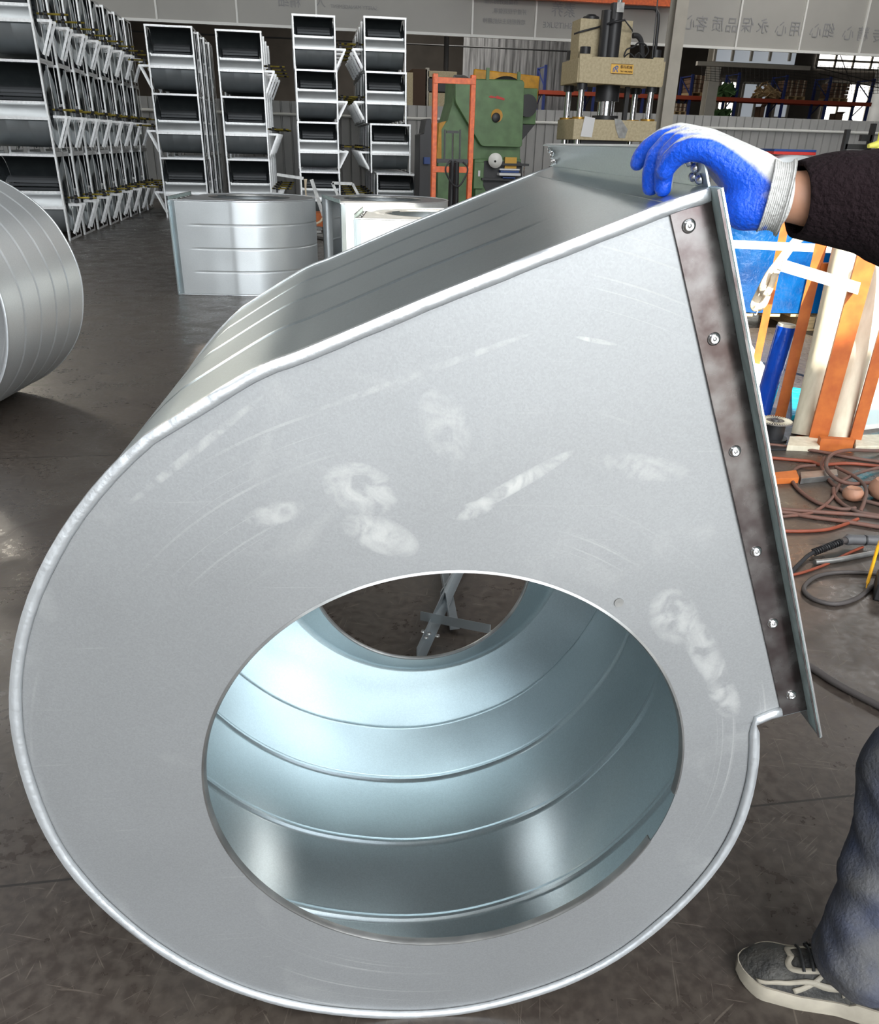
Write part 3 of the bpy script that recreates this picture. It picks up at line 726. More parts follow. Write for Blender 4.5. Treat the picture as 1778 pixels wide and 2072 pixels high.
for k, (tr, src) in protos.items():
    for c in kids(src):
        for g in kids(c): bpy.data.objects.remove(g)
        bpy.data.objects.remove(c)
    bpy.data.objects.remove(src)
# ------------------------------------------------------------------ machines behind
def front_pts(pxs, Y): return [at(px, py, Y) for px, py in pxs]
def slab(mb, root, pxs, Y, d):
    P = front_pts(pxs, Y); P = [local(root, p) for p in P]; return mb.prism(P, (0, d, 0))
def bxp(mb, root, x0, y0, x1, y1, Y, d):       # box from the pixel corners of its front face
    a = local(root, at(x0, y0, Y)); b = local(root, at(x1, y1, Y)); xa, xb = sorted((a.x, b.x)); za, zb = sorted((a.z, b.z))
    return mb.box(xa, xb, a.y, a.y+d, za, zb)
def poly_round(pts, r, k=4):
    out = []; n = len(pts)
    for i in range(n):
        p = V((*pts[i], 0)); a = V((*pts[i-1], 0)); b = V((*pts[(i+1) % n], 0))
        u = (a-p).normalized()*min(r, (a-p).length*.4); v = (b-p).normalized()*min(r, (b-p).length*.4)
        for j in range(k+1):
            t = j/k; q = (p+u)*(1-t)**2+p*2*t*(1-t)+(p+v)*t*t; out.append((q.x, q.y))
    return out

# four-column hydraulic press
YP = 15.0
hp = thing('hydraulic_press', (at(1258, 140, YP).x, YP, 0), 'beige four-column hydraulic press with gold nameplate in front of the banner', 'press')
L = lambda px, py, Y: local(hp, at(px, py, Y))
DP = .95
mb = MB(); slab(mb, hp, [(1171, 167), (1173, 108), (1198, 109), (1199, 114), (1322, 119), (1323, 116), (1344, 117), (1339, 177)], YP, .03)
a0, a1 = L(1172, 118, YP), L(1342, 176, YP)
mb.box(a0.x, a1.x, .03, DP, L(1172, 167, YP).z, L(1250, 120, YP).z)
crown = mb.build('crown', 'cream', hp, bevel=.01)
mb = MB(); bxp(mb, hp, 1237, 129, 1280, 150, YP-.012, .012); npl = mb.build('nameplate', 'gold', crown, bevel=.003)
mb = MB()
for q in ((1237, 129, 1280, 130.3), (1237, 149, 1280, 150)): bxp(mb, hp, *q, YP-.016, .006)
mb.build('nameplate_border', 'ink_dark', npl)
def ptxt(body, px, py, sz, m, ital=False):
    p = L(px, py, YP-.018); mx = M.Translation(p) @ M.Rotation(radians(1.5), 4, 'Y') @ M.Rotation(pi/2, 4, 'X')
    if ital: mx = mx @ M(((1, .25, 0, 0), (0, 1, 0, 0), (0, 0, 1, 0), (0, 0, 0, 1)))
    text_mesh('lettering', body, sz, m, mx, npl, ext=.002)
ptxt('R', 1247, 140, .125, 'ink_blue', True); ptxt('泰科机械', 1267, 136.5, .052, 'ink_dark'); ptxt('TIKE  MACHINE', 1266.5, 145, .030, 'ink_dark')
mb = MB(); mb.tube([L(1240, 146, YP-.02), L(1241, 138, YP-.02), L(1246, 134.5, YP-.02)], .006, 6); mb.build('logo_swoosh', 'ink_blue', npl)
# slide
zs0, zs1 = L(1250, 285, YP).z, L(1250, 243, YP).z
xs0, xs1 = L(1161, 250, YP).x, L(1327, 260, YP).x
slide = MB().box(xs0, xs1, 0, DP, zs0, zs1).build('slide', 'cream', hp, bevel=.01)
mb = MB(); slab(mb, hp, [(1183, 235), (1204, 239), (1197, 278), (1174, 276)], YP-.02, .004); mb.build('taped_paper', 'paper', slide, smooth=0)
mb = MB(); slab(mb, hp, [(1243, 240), (1256, 241), (1270, 262), (1264, 280), (1252, 279), (1246, 262)], YP-.012, .008); mb.build('duct_tape', 'steel', slide)
cols = [(xs0+.12, .12), (xs1-.12, .12), (xs0+.12, DP-.12), (xs1-.12, DP-.12)]
zc = L(1250, 172, YP).z
for x, y in cols:
    c = MB().tube([(x, y, 0), (x, y, zc+.05)], .052, 20).build('column_rod', 'chrome', hp, smooth=60)
    MB().tube([(x, y, zc-.08), (x, y, zc+.02)], .085, 20).build('column_collar', 'dark', c)
    MB().tube([(x, y, zs1), (x, y, zs1+.03)], .12, 20).build('brass_collar', 'grease', c)
    MB().tube([(x, y, L(1190, 110, YP).z-.02), (x, y, L(1190, 110, YP).z+.11)], .085, 20).build('column_nut', 'dark', c)
xm = (xs0+xs1)/2-.03
ram = MB().tube([(xm, DP/2, zs1), (xm, DP/2, zc)], .14, 28).build('ram', 'chrome', hp, smooth=60)
MB().tube([(xm, DP/2, zc-.22), (xm, DP/2, zc+.02)], .20, 28).build('ram_collar', 'dark', ram)
MB().tube([(xm, DP/2, zs1), (xm, DP/2, zs1+.07)], .22, 28).build('ram_flange', 'dark', ram)
mb = MB().box(xs0+.18, xs1-.45, .1, .8, zs0-.06, zs0)
for k in range(9): mb.tube([(xs0+.25+k*.1, .12, zs0-.16), (xs0+.25+k*.1, .12, zs0-.05)], .02, 8)
mb.build('die_plate', 'dark', hp)
MB().box(xs0-.05, xs1+.05, -.02, DP+.02, .45, .85).box(xs0, xs1, .05, DP-.05, 0, .45).build('bed', 'cream', hp, bevel=.01)
mb = MB()
for k in range(6): mb.tube([(xs0+.25+k*.17, .1, .85), (xs0+.25+k*.17, .1, 1.12)], .012, 8)
mb.build('ejector_pins', 'chrome', hp)
# tank, cylinder, pipes
t0, t1 = L(1175, 38, YP+.35), L(1281, 44, YP+.35); zt1 = L(1200, 38, YP+.35).z; zt0 = L(1200, 112, YP).z-.05
tank = MB().box(t0.x, t1.x, .35, .80, zt0, zt1).build('oil_tank', 'cream', hp, bevel=.006)
q = L(1196, 34, YP+.5); MB().lathe([(.001, .07), (.07, .07), (.10, .05), (.13, .04), (.13, 0)], 20, M.Translation((q.x, q.y, zt1))).build('filler_cap', 'dark', tank)
cx_ = L(1243, 60, YP+.12).x; mb = MB()
mb.tube([(cx_, .14, zt0), (cx_, .14, L(1243, 22, YP).z)], .115, 24); mb.box(cx_-.09, cx_+.03, .03, .16, L(1243, 22, YP).z-.1, L(1243, 4, YP).z).tube([(cx_-.10, .20, zt0), (cx_-.10, .20, L(1243, 18, YP).z)], .11, 20)
mb.build('cylinder', 'dark', hp, smooth=50)
mb = MB(); mb.box(cx_-.04, cx_+.08, .0, .12, L(1243, 24, YP).z, L(1243, 4, YP).z).tube([(cx_+.02, .06, L(1243, 4, YP).z), (cx_+.02, .06, L(1243, -6, YP).z)], .04, 12); mb.build('valve_block', 'steel', hp)
pp = [L(1259, 24, YP+.1), L(1261, 17, YP+.1), L(1270, 15, YP+.1), L(1320, 17, YP+.1), L(1328, 22, YP+.1), L(1332, 34, YP+.1), L(1329, 70, YP+.1), L(1324, 118, YP+.1)]
MB().tube(catmull(pp, 4), .024, 10).build('return_pipe', 'dark', hp)
MB().tube([L(1331, -8, YP+.05), L(1319, 118, YP+.05)], .010, 6).build('pressure_hose', 'dark', hp)
MB().tube(catmull([L(1280, 72, YP+.1), L(1290, 73, YP+.1), L(1297, 85, YP+.1), L(1299, 118, YP+.1)], 5), .04, 10).build('suction_hose', 'black_rubber', hp)
for pts in ([(1262, 114), (1268, 100), (1282, 95), (1291, 87), (1305, 90), (1312, 103), (1304, 115)], [(1262, 116), (1273, 108), (1283, 116)], [(1283, 117), (1292, 107), (1300, 116)]):
    MB().tube(catmull([L(a, b, YP+.05) for a, b in pts], 5), .012, 6).build('control_hose', 'black_rubber', hp)
MB().strip([L(1161, 67, YP+.34), L(1175, 62, YP+.30), L(1210, 53, YP+.30), L(1238, 43, YP-.02), L(1264, 38, YP-.02), L(1280, 60, YP+.3)], [L(1161, 70.5, YP+.34), L(1175, 66, YP+.30), L(1210, 57, YP+.30), L(1238, 47, YP-.02), L(1264, 43, YP-.02), L(1280, 65, YP+.3)]).build('tie_strap', 'strap_brown' if False else 'dark', hp, solid=.004)
MB().box(xs0+.95, xs0+1.02, .3, .37, .85, zc).build('guide_bar', 'dark', hp)

# green punch press
YG = 16.6
gp = thing('punch_press', (at(985, 250, YG).x, YG, 0), 'green mechanical punch press with yellow flywheel guard behind the orange stacker', 'press')
G_ = lambda px, py, Y=YG: local(gp, at(px, py, Y))
mb = MB(); slab(mb, gp, poly_round([(921, 160), (1061, 163), (1056, 298), (974, 296), (921, 206)], 7), YG-.18, .16); guard = mb.build('side_guard', 'green', gp, smooth=50, bevel=.006)
mb = MB(); slab(mb, gp, [(919, 158), (1058, 162), (1052, 296), (1050, 470), (882, 470), (888, 260), (905, 244), (916, 205)], YG, .9); mb.build('body', 'green', gp, bevel=.01)
mb = MB(); slab(mb, gp, [(962, 460), (960, 322), (1054, 322), (1056, 460)], YG-.35, .34)
mb2 = MB(); slab(mb2, gp, poly_round([(977, 325), (1056, 327), (1056, 400), (990, 400), (976, 372)], 8), YG-.37, .03); mb.build('table_housing', 'green', gp, bevel=.01); mb2.build('opening_shade', 'dark', gp)  # black slab for the opening; its inner shade is put into the colour
mb = MB(); slab(mb, gp, [(960, 139), (1092, 154), (1086, 222), (955, 215)], YG+.95, .12); yg = mb.build('flywheel_guard', 'yellow', gp, bevel=.02)
c = G_(1022, 207, YG+.8); mb = MB(); mb.lathe([(.001, -.1), (.38, -.1), (.42, -.12), (.42, .02), (.38, 0), (.001, 0)], 48, M.Translation(c) @ M.Rotation(pi/2, 4, 'X')); mb.build('flywheel', 'dark', gp, smooth=30)
for x in (987, 1050):
    mb = MB(); bxp(mb, gp, x-2.4, 137 if x < 1000 else 145, x+2.4, 168, YG-.05, .05); mb.build('guard_bracket', 'green', gp)
mb = MB(); bxp(mb, gp, 1060, 178, 1083, 252, YG+.3, .5); mb.build('drive_box', 'green', gp, bevel=.01)
c = G_(1066, 214, YG+.15); MB().lathe([(.001, -.08), (.16, -.08), (.18, -.05), (.18, .05), (.001, .05)], 32, M.Translation(c) @ M.Rotation(pi/2, 4, 'X')).build('pulley', 'dark', gp)
mb = MB(); slab(mb, gp, [(1056, 252), (1082, 252), (1056, 284)], YG+.3, .4); mb.build('lower_gusset', 'dark', gp)
c = G_(918, 182, YG+.1); MB().lathe([(.001, -.25), (.20, -.25), (.23, -.18), (.23, 0), (.001, 0)], 32, M.Translation(c) @ M.Rotation(-pi/2, 4, 'Y')).build('motor', 'steel', gp)
c = G_(1005, 234, YG-.185); mxh = M.Translation(c) @ M.Rotation(pi/2, 4, 'X')
hole_ = MB().lathe([(.001, .0), (.105, .0), (.105, .004), (.09, .002), (.001, .002)], 32, mxh).build('shaft_opening', 'yellow', guard)
c2 = G_(1003, 238, YG-.19); MB().lathe([(.001, .04), (.06, .04), (.075, .03), (.075, 0), (.001, 0)], 28, M.Translation(c2) @ M.Rotation(pi/2, 4, 'X')).build('crank_shaft', 'dark', guard)
mb = MB(); slab(mb, gp, [(988, 196), (993, 193.5), (1004, 196), (1005, 193.5), (1021, 199), (1020, 203), (1004, 199.5), (1003, 198), (993, 198.5)], YG-.19, .006); mb.build('red_arrow', 'red', guard, label='red rotation arrow')
c = G_(1002, 325, YG-.60); mb = MB().lathe([(.02, .05), (.05, .05), (.12, .0), (.125, -.005), (.11, 0), (.045, .04), (.02, .04)], 28, M.Translation(c) @ M.Rotation(radians(105), 4, 'X') @ M.Rotation(radians(-15), 4, 'Y'))
lmp = mb.build('work_lamp', 'white', gp, smooth=60); MB().tube([c+V((0, .05, 0)), c+V((.02, .4, .05))], .02, 8).build('lamp_arm', 'dark', lmp)
mb = MB(); bxp(mb, gp, 1010, 350, 1053, 356, YG-.55, .30); bxp(mb, gp, 1011, 341, 1051, 345, YG-.5, .25); mb.build('die_rails', 'paper', gp)
mb = MB(); bxp(mb, gp, 1013, 345, 1050, 350, YG-.5, .25); bxp(mb, gp, 1017, 358, 1042, 363, YG-.5, .25); mb.build('die_block', 'box_blue', gp)
mb = MB(); bxp(mb, gp, 1022, 318, 1044, 348, YG-.42, .12); mb.build('ram_head', 'grease', gp)
mb = MB(); bxp(mb, gp, 1000, 330, 1070, 336, YG-.5, .3); bxp(mb, gp, 975, 360, 1040, 366, YG-.5, .2); mb.build('work_table', 'dark', gp)
mb = MB(); bxp(mb, gp, 960, 328, 977, 382, YG-.42, .06); cab = mb.build('control_panel', 'green', gp, bevel=.006)
mb = MB(); bxp(mb, gp, 967.5, 345, 971, 357, YG-.43, .01); mb.build('switch', 'paper', cab)
mb = MB(); slab(mb, gp, [(889, 249), (903, 245), (893, 262), (893, 322), (883, 324)], YG-.05, .3); mb.build('rear_guard', 'yellow', gp)
mb = MB(); mb.tube([G_(1061, 338, YG-.5), G_(1059, 365, YG-.5)], .012, 8); mb.build('stop_rod', 'chrome', gp)

# orange hand stacker
YO = 13.2
st = thing('hand_stacker', (at(918, 260, YO).x, YO, 0), 'orange hand stacker with twin mast posts and black lifting handle beside the green press', 'stacker')
xl, xr = local(st, at(874, 300, YO)).x, local(st, at(958, 300, YO)).x
ztop = at(918, 150, YO).z; pw = .068
for x in (xl, xr-pw): MB().box(x, x+pw, 0, .10, 0, ztop).build('mast_post', 'orange', st, bevel=.006)
ztb = at(918, 157, YO).z; MB().box(xl+.01, xr-.01, -.012, .0, ztb-.075, ztb).build('top_crossbar', 'orange', st, bevel=.003)
zlb = at(918, 337, YO).z; MB().box(xl+.01, xr-.01, -.012, .0, zlb-.08, zlb).build('lower_crossbar', 'orange', st, bevel=.003)
S_ = lambda px, py, d=0: local(st, at(px, py, YO-d))
mb = MB(); bxp(mb, st, 884, 321, 953, 331, YO+.02, .08); mb.build('carriage', 'dark', st)
mb = MB(); bxp(mb, st, 904, 264, 928, 270, YO+.03, .05); mb.build('chain_yoke', 'dark', st)
for x in (900, 931):
    mb = MB(); a, b = S_(x, 262, -.04), S_(x-1, 322, -.04)
    for k in range(26):
        p = a.lerp(b, k/26); mb.box(p.x-.012, p.x+.012, p.y-.008, p.y+.008, p.z-.014, p.z-.002)
    mb.box(a.x-.006, a.x+.006, a.y+.009, a.y+.012, b.z, a.z)
    mb.build('lift_chain', 'dark', st)
MB().tube([S_(916, 268, -.03), S_(915, 330, -.03)], .013, 10).build('piston_rod', 'chrome', st)
MB().tube([S_(916, 325, .02), S_(912, 430, .02)], .05, 14).build('hydraulic_cylinder', 'dark', st)
MB().tube(catmull([S_(911, 327, .3), S_(902, 337, .3), S_(903, 352, .3), S_(917, 374, .3), S_(930, 375, .3), S_(944, 352, .3), S_(945, 338, .3), S_(936, 328, .3)], 5), .012, 8).build('pull_handle', 'dark', st)
MB().tube([S_(924, 328, .25), S_(922, 440, .15)], .035, 12).build('tiller', 'dark', st)
for x0 in (xl+.02, xr-.09): MB().box(x0, x0+.07, -.9, .1, .05, .11).build('leg', 'orange', st, bevel=.01)
for x0 in (xl+.055, xr-.055): 
    for yy_ in (-.82, .05): MB().lathe([(.001, -.02), (.045, -.02), (.05, 0), (.045, .02), (.001, .02)], 18, M.Translation((x0, yy_, .05)) @ M.Rotation(pi/2, 4, 'Y')).build('wheel', 'black_rubber', st)

# dark machine left of the stacker
dm = thing('welding_machine', (at(862, 300, 15.5).x, 15.5, 0), 'dark blue-black machine cabinet standing left of the orange stacker', 'machine')
mb = MB(); slab(mb, dm, [(849, 272), (857, 270), (862, 240), (872, 240), (878, 330), (878, 478), (846, 478)], 15.5, .6); mb.build('cabinet', 'dark', dm, bevel=.01)
mb = MB(); bxp(mb, dm, 858, 318, 870, 332, 15.4, .09); mb.build('side_motor', 'box_blue', dm)

# beige machine beyond the wall
def far_box(name, label, cat, parts, Y, group=None):
    x = sum((q[1]+q[3])/2 for q in parts)/len(parts); r = thing(name, (at(x, 180, Y).x, Y, 0), label, cat, group)
    for (nm, x0, y0, x1, y1, d, m) in parts:
        mb = MB(); bxp(mb, r, x0, y0, x1, y1, Y, d); mb.build(nm, m, r, bevel=.005)
    return r
far_box('machine_cabinet', 'brown machine cabinet behind the wall between the rightmost stack and the orange stacker', 'machine', [('body', 835, 139, 861, 366, 1.0, 'cardline'), ('side_door', 817, 146, 834, 366, 1.1, 'cream'), ('corner_post', 861, 137, 865, 366, .2, 'column'), ('base_panel', 866, 187, 925, 366, .8, 'cream'), ('upper_panel', 866, 143, 924, 158, .8, 'cream'), ('recess_shade', 866, 158, 922, 187, .6, 'dark')], 25.6)  # the recess is a flush black box, its shade painted in

# ------------------------------------------------------------------ pallet racking in the far hall
YR = 36.0
rk = thing('pallet_rack', (at(1560, 200, YR).x, YR, 0), 'pallet racking with blue uprights and orange beams in the far hall', 'rack')
R_ = lambda px, py, Y=YR: local(rk, at(px, py, Y))
zb0, zb1 = R_(1560, 208).z, R_(1560, 200).z
ups = [(1403, 150), (1498, 146), (1594, 151), (1683, 155), (1770, 159), (1308, 140), (1105, 131), (1207, 135)]
for px, py in ups:
    x = R_(px, py).x; zt_ = R_(px, py).z
    mb = MB().box(x-.05, x+.05, 0, .08, 0, zt_); u = mb.build('upright', 'blue', rk)
    mb = MB().box(x-.05, x+.05, 1.05, 1.13, 0, zt_-.03)
    for k in range(6): z0 = .3+k*(zt_-.4)/6; z1 = z0+(zt_-.4)/6; mb.bar((x, .05, z0 if k % 2 else z1), (x, 1.1, z1 if k % 2 else z0), .035, .03)
    mb.bar((x, .05, zt_-.06), (x, 1.1, zt_-.06), .04, .04); mb.build('upright_brace', 'blue', u)
xe0, xe1 = R_(1090, 190).x, R_(1762, 212).x
for y in (-.03, 1.10): MB().box(xe0, xe1, y, y+.06, zb0, zb1).build('beam', 'beam', rk)
zlo = R_(1560, 238).z
for y in (-.03, 1.10): MB().box(xe0, xe1, y, y+.06, zlo-.16, zlo-.03).build('beam', 'beam', rk)
MB().box(xe0, xe1, 0, 1.1, zlo-.03, zlo-.01).build('deck', 'cardline', rk)
mb = MB().box(xe0, xe1, 0, 1.1, zb1-.03, zb1-.015); mb.build('deck', 'cardline', rk)
zdk = zb1
def carton_load(px0, px1, pyt, where, cols=4, rows=4, base=None, m='card'):
    x0, x1 = at(px0, pyt, YR).x, at(px1, pyt, YR).x; zt_ = at((px0+px1)/2, pyt, YR+.1).z; z0 = (zb1 if base is None else base)
    p = MB(); 
    for k in range(3): xx = x0+(x1-x0-.08)*k/2; p.box(xx-x0, xx-x0+.08, 0, .95, 0, .10)
    p.box(0, x1-x0, 0, .95, .10, .125)
    pal = p.build('pallet', 'wood', loc=(x0, YR+.06, z0)); tag(pal, f'wooden pallet under the cartons {where}', 'pallet')
    z0 += .127; w = (x1-x0)/cols; h = (zt_-z0)/rows; src = None
    for r in range(rows):
        for c in range(cols):
            if src is None:
                root = thing('carton', (x0+w/2, YR+.08, z0), f'brown carton {where}, first from left, first layer up', 'carton', f'cartons {where}')
                MB().box(-w/2+.012, w/2-.012, 0, .9, .006, h-.01).build('box', m, root, bevel=.006); MB().box(-.03, .03, -.002, 0, .006, h-.01).build('tape', 'strap', root)
                src = collect(root)
            else:
                dup(src, (x0+w*(c+.5)+random.uniform(-.006, .006), YR+.08+random.uniform(0, .03), z0+r*h), label=f'brown carton {where}, {ORD[c]} from left, {ORD[r]} layer up')
carton_load(1405, 1447, 152, 'on rack by the column', 4, 4)
carton_load(1600, 1637, 162, 'mid rack beam', 3, 4)
carton_load(1690, 1724, 168, 'on rack by bright window', 3, 4)
carton_load(1366, 1393, 209, 'below rack beam by column', 3, 2, base=zlo-.01)
def heap(px0, px1, py0, py1, n, m, name, label, cat, Y=YR+.3, sz=.28):
    rnd = random.Random(int(px0)); mb = MB(); c = at((px0+px1)/2, py1, Y); root = None
    for k in range(n):
        fx = rnd.random(); fy = rnd.random()**1.4*(1-abs(fx-.5)*1.3)
        p = at(px0+(px1-px0)*fx, py1+(py0-py1)*fy, Y+rnd.uniform(-.2, .3)); q = p-c
        R = M.Rotation(rnd.uniform(0, 6), 4, 'Z') @ M.Rotation(rnd.uniform(-.9, .9), 4, 'X') @ M.Rotation(rnd.uniform(-.9, .9), 4, 'Y')
        a, b = rnd.uniform(.5, 1)*sz, rnd.uniform(.4, .9)*sz
        mb.add([(-a, -b, 0), (a, -b*.8, .03), (a*.9, b, 0), (-a*.8, b, .04), (-a, -b, .03), (a, -b*.8, .06), (a*.9, b, .03), (-a*.8, b, .07)], [(0, 3, 2, 1), (4, 5, 6, 7), (0, 1, 5, 4), (1, 2, 6, 5), (2, 3, 7, 6), (3, 0, 4, 7)], M.Translation(q) @ R)
    o = mb.build(name, m, loc=c, smooth=0); tag(o, label, cat, kind='stuff'); return o
heap(1526, 1572, 164, 199, 60, 'wood', 'scrap_cardboard', 'heap of torn tan cardboard on the rack beam', 'cardboard', YR+.45, .2)
heap(1448, 1486, 172, 194, 30, 'green', 'scrap_film', 'dark green heap of crumpled wrapping on the rack beam', 'wrapping')
heap(1448, 1475, 225, 236, 14, 'green', 'scrap_film', 'dark green crumpled wrapping below the rack beam by the window', 'wrapping')
def far_carton(px0, py0, px1, py1, label, Y=YR+.2):
    a = at(px0, py1, Y); a.z = zlo-.01; b = at(px1, py0, Y); r = thing('opened_carton', (a.x, Y, a.z), label, 'carton'); w = b.x-a.x; h = b.z-a.z
    mb = MB().box(0, w, 0, .02, 0, h).box(0, w, .4, .42, 0, h*.9).box(0, .02, 0, .42, 0, h).box(w-.02, w, 0, .42, 0, h).box(0, w, 0, .42, 0, .02); mb.build('box', 'card', r)
    MB().add([(0, 0, h), (w, 0, h), (w*1.1, -.12, h*1.25), (-.03, -.12, h*1.2)], [(0, 1, 2, 3)]).build('flap', 'card', r, solid=.01)
far_carton(1535, 216, 1548, 236, 'opened brown carton standing below the beam near the heap')
far_carton(1688, 230, 1706, 240, 'small opened carton below the beam against the bright window')
# dark rolls and uprights against the left of the far hall
mb = MB(); p = at(905, 60, 33); mb.box(-.05, .05, 0, .1, 0, 9-p.z); 
dp = MB().tube([(0, 0, 0), (0, 0, 9)], .07, 10).build('trim_8', 'dark', loc=(at(903, 100, 26).x, 26, 0), kind='structure')
dp = MB().tube([(-16, 0, 0), (at(1175, 0, 28).x+16-16, 0, 0)], .02, 6).build('trim_9', 'dark', loc=(0, 28, at(1000, 97, 28).z), kind='structure')

# sagging safety net above the racks
nt_ = thing('safety_net', (at(1620, 150, 30.5).x, 30.5, at(1620, 150, 30.5).z), 'dark wire safety net hanging in front of the far racks', 'net')
mb = MB(); NL = lambda px, py: local(nt_, at(px, py, 30.5))
def netp(u, v): 
    sag = 10*sin(pi*min(1, max(0, (u-.45)/.55))) if u > .45 else 2*sin(pi*u/.45); return NL(1420+u*400, 124+u*14+v*(38+u*10)+sag*v)
for i in range(46): mb.tube([netp(i/45, v/4) for v in range(5)], .008, 4)
for j in range(9): mb.tube([netp(u/24, j/8) for u in range(25)], .008, 4)
o = mb.build('wire_mesh', 'net', nt_); o['kind'] = 'stuff'
for a, b in (((1700, 112), (1722, 172)), ((1650, 136), (1778, 168)), ((1655, 148), (1778, 178))): MB().tube([NL(*a), NL(*b)], .014, 6).build('guy_wire', 'net', nt_)

# grey round housing, dark stand and bright thing above the sleeve
gh = thing('round_duct', (at(1612, 318, 9.5).x, 9.5, 0), 'grey drum duct carrying a blue and red case, behind the wrist', 'duct')
mb = MB(); mb.lathe([(.001, 0), (.70, 0), (.715, .012), (.715, .8), (.70, .8), (.70, .02), (.001, .02)], 64, M.Translation((0, 0, .715)) @ M.Rotation(-pi/2, 4, 'X')); mb.build('drum', 'soft', gh, smooth=50)
MB().lathe([(.30, -.03), (.34, -.03), (.34, .0), (.30, .0)], 48, M.Translation((0, 0, .715)) @ M.Rotation(-pi/2, 4, 'X'), True).build('hub_ring', 'steel', gh, smooth=50)
bx_ = MB().box(-.26, .26, 0, .5, 0, .03).build('case_base', 'red', None, bevel=.003)
cs = thing('flat_case', (at(1610, 300, 9.7).x, 9.7, 1.432), 'thin blue and red flat case on the grey drum duct', 'case'); bx_.parent = cs
MB().box(-.26, .26, 0, .5, .03, .055).build('case_lid', 'box_blue', cs, bevel=.003)
gh2 = dup(collect(gh), (at(1765, 330, 11.0).x, 11.0, 0), label='grey drum duct further right, behind the black stand by the sleeve')
sd = thing('black_stand', (at(1738, 300, 9.1).x, 9.1, 0), 'black square-tube steel stand behind the sleeve near the right edge', 'stand')
D_ = lambda px, py: local(sd, at(px, py, 9.1))
mb = MB(); a = D_(1718, 262); b = D_(1768, 262); zq = D_(1740, 292).z
MB().box(a.x-.022, a.x+.022, 0, .05, 0, a.z).build('post', 'dark', sd); MB().box(b.x-.022, b.x+.022, 0, .05, 0, D_(1768, 250).z).build('post', 'dark', sd)
MB().box(a.x, b.x, 0, .05, zq-.05, zq).build('crossbar', 'dark', sd); MB().box(b.x-.12, b.x, .0, .05, zq+.03, zq+.09).build('bracket', 'dark', sd)
yl = thing('plastic_valve', (at(1772, 296, 8.9).x, 8.9, at(1772, 296, 8.9).z), 'bright yellow plastic fitting at the right edge above the sleeve', 'fitting')
MB().tube([(-.09, 0, 0), (-.03, 0, .01), (.06, 0, .03)], [.022, .03, .045], 12).build('nozzle', 'lime', yl); MB().tube([(.03, 0, .35), (.035, 0, 0), (.04, 0, -.06)], .035, 12).build('pipe', 'lime', yl)
MB().tube([(.03, 0, .35), (.03, 0, -at(1772, 296, 8.9).z)], .012, 8).build('stem', 'dark', yl)

# tangle of strap frames and rods between the lying housings
fr_ = thing('metal_handling_frame', (at(655, 440, 15.5).x, 15.5, 0), 'worn steel strap frame hung with webbing between the lying housings', 'frame')
F_ = lambda px, py, d=0: local(fr_, at(px, py, 15.5+d))
def fbar(a, b, w=.045, nm='strap_bar', m='steel', d0=0, d1=0): MB().bar(F_(*a, d0), F_(*b, d1), w, .012, (0, 1, 0)).build(nm, m, fr_)
fbar((560, 353), (614, 361)); fbar((630, 363), (663, 463), .06); fbar((672, 370), (713, 372)); fbar((713, 372), (728, 400)); fbar((672, 370), (690, 410)); fbar((650, 420), (666, 419)); fbar((669, 417), (664, 452), .03, 'strap_bar', 'paper'); fbar((655, 445), (663, 420))
MB().strip(catmull([F_(615, 362), F_(617, 390), F_(622, 425), F_(627, 455)], 4), catmull([F_(621, 362), F_(620, 390), F_(626, 425), F_(631, 455)], 4)).build('webbing', 'strap', fr_, solid=.006)
mb = MB(); arc = [F_(606+24*(1-cos(pi*k/14)), 436+18*sin(pi*k/14)) for k in range(15)]; mb.tube(arc, .018, 8); mb.build('half_ring', 'strap', fr_)
fbox = MB().box(-.35, .35, 0, .5, 0, .25).build('steel_bin', 'rust', loc=(at(655, 415, 16.9).x, 16.9, 0), bevel=.006); tag(fbox, 'dark rust-coloured steel bin behind the worn strap frame', 'bin')
for k, (a, b) in enumerate((((624, 460), (654, 463)), ((628, 467), (652, 469)), ((670, 472), (690, 474)), ((668, 478), (690, 480)))):
    p, q = gr(*a, .085), gr(*b, .085); o = MB().tube([V((0, 0, 0)), q-p], .03, 10).build('steel_rod', 'chrome', loc=p); tag(o, f'short bright steel rod on the floor, {ORD[k]} from the top of the small pile', 'rod', 'short steel rods between the lying housings')
o = MB().prism([gr(612, 478, .01)-gr(612, 478), gr(685, 490, .01)-gr(612, 478), gr(688, 470, .01)-gr(612, 478), gr(612, 456, .01)-gr(612, 478)], (0, 0, .04)).build('wooden_board', 'steel', loc=gr(612, 478)); tag(o, 'dull grey steel plate lying under the short rods', 'plate')
o = MB().box(-.12, .12, -.02, .02, 0, .02).build('steel_bar', 'dark', loc=gr(277, 441)); tag(o, 'short dark bar lying alone on the floor by the left stacks', 'bar')
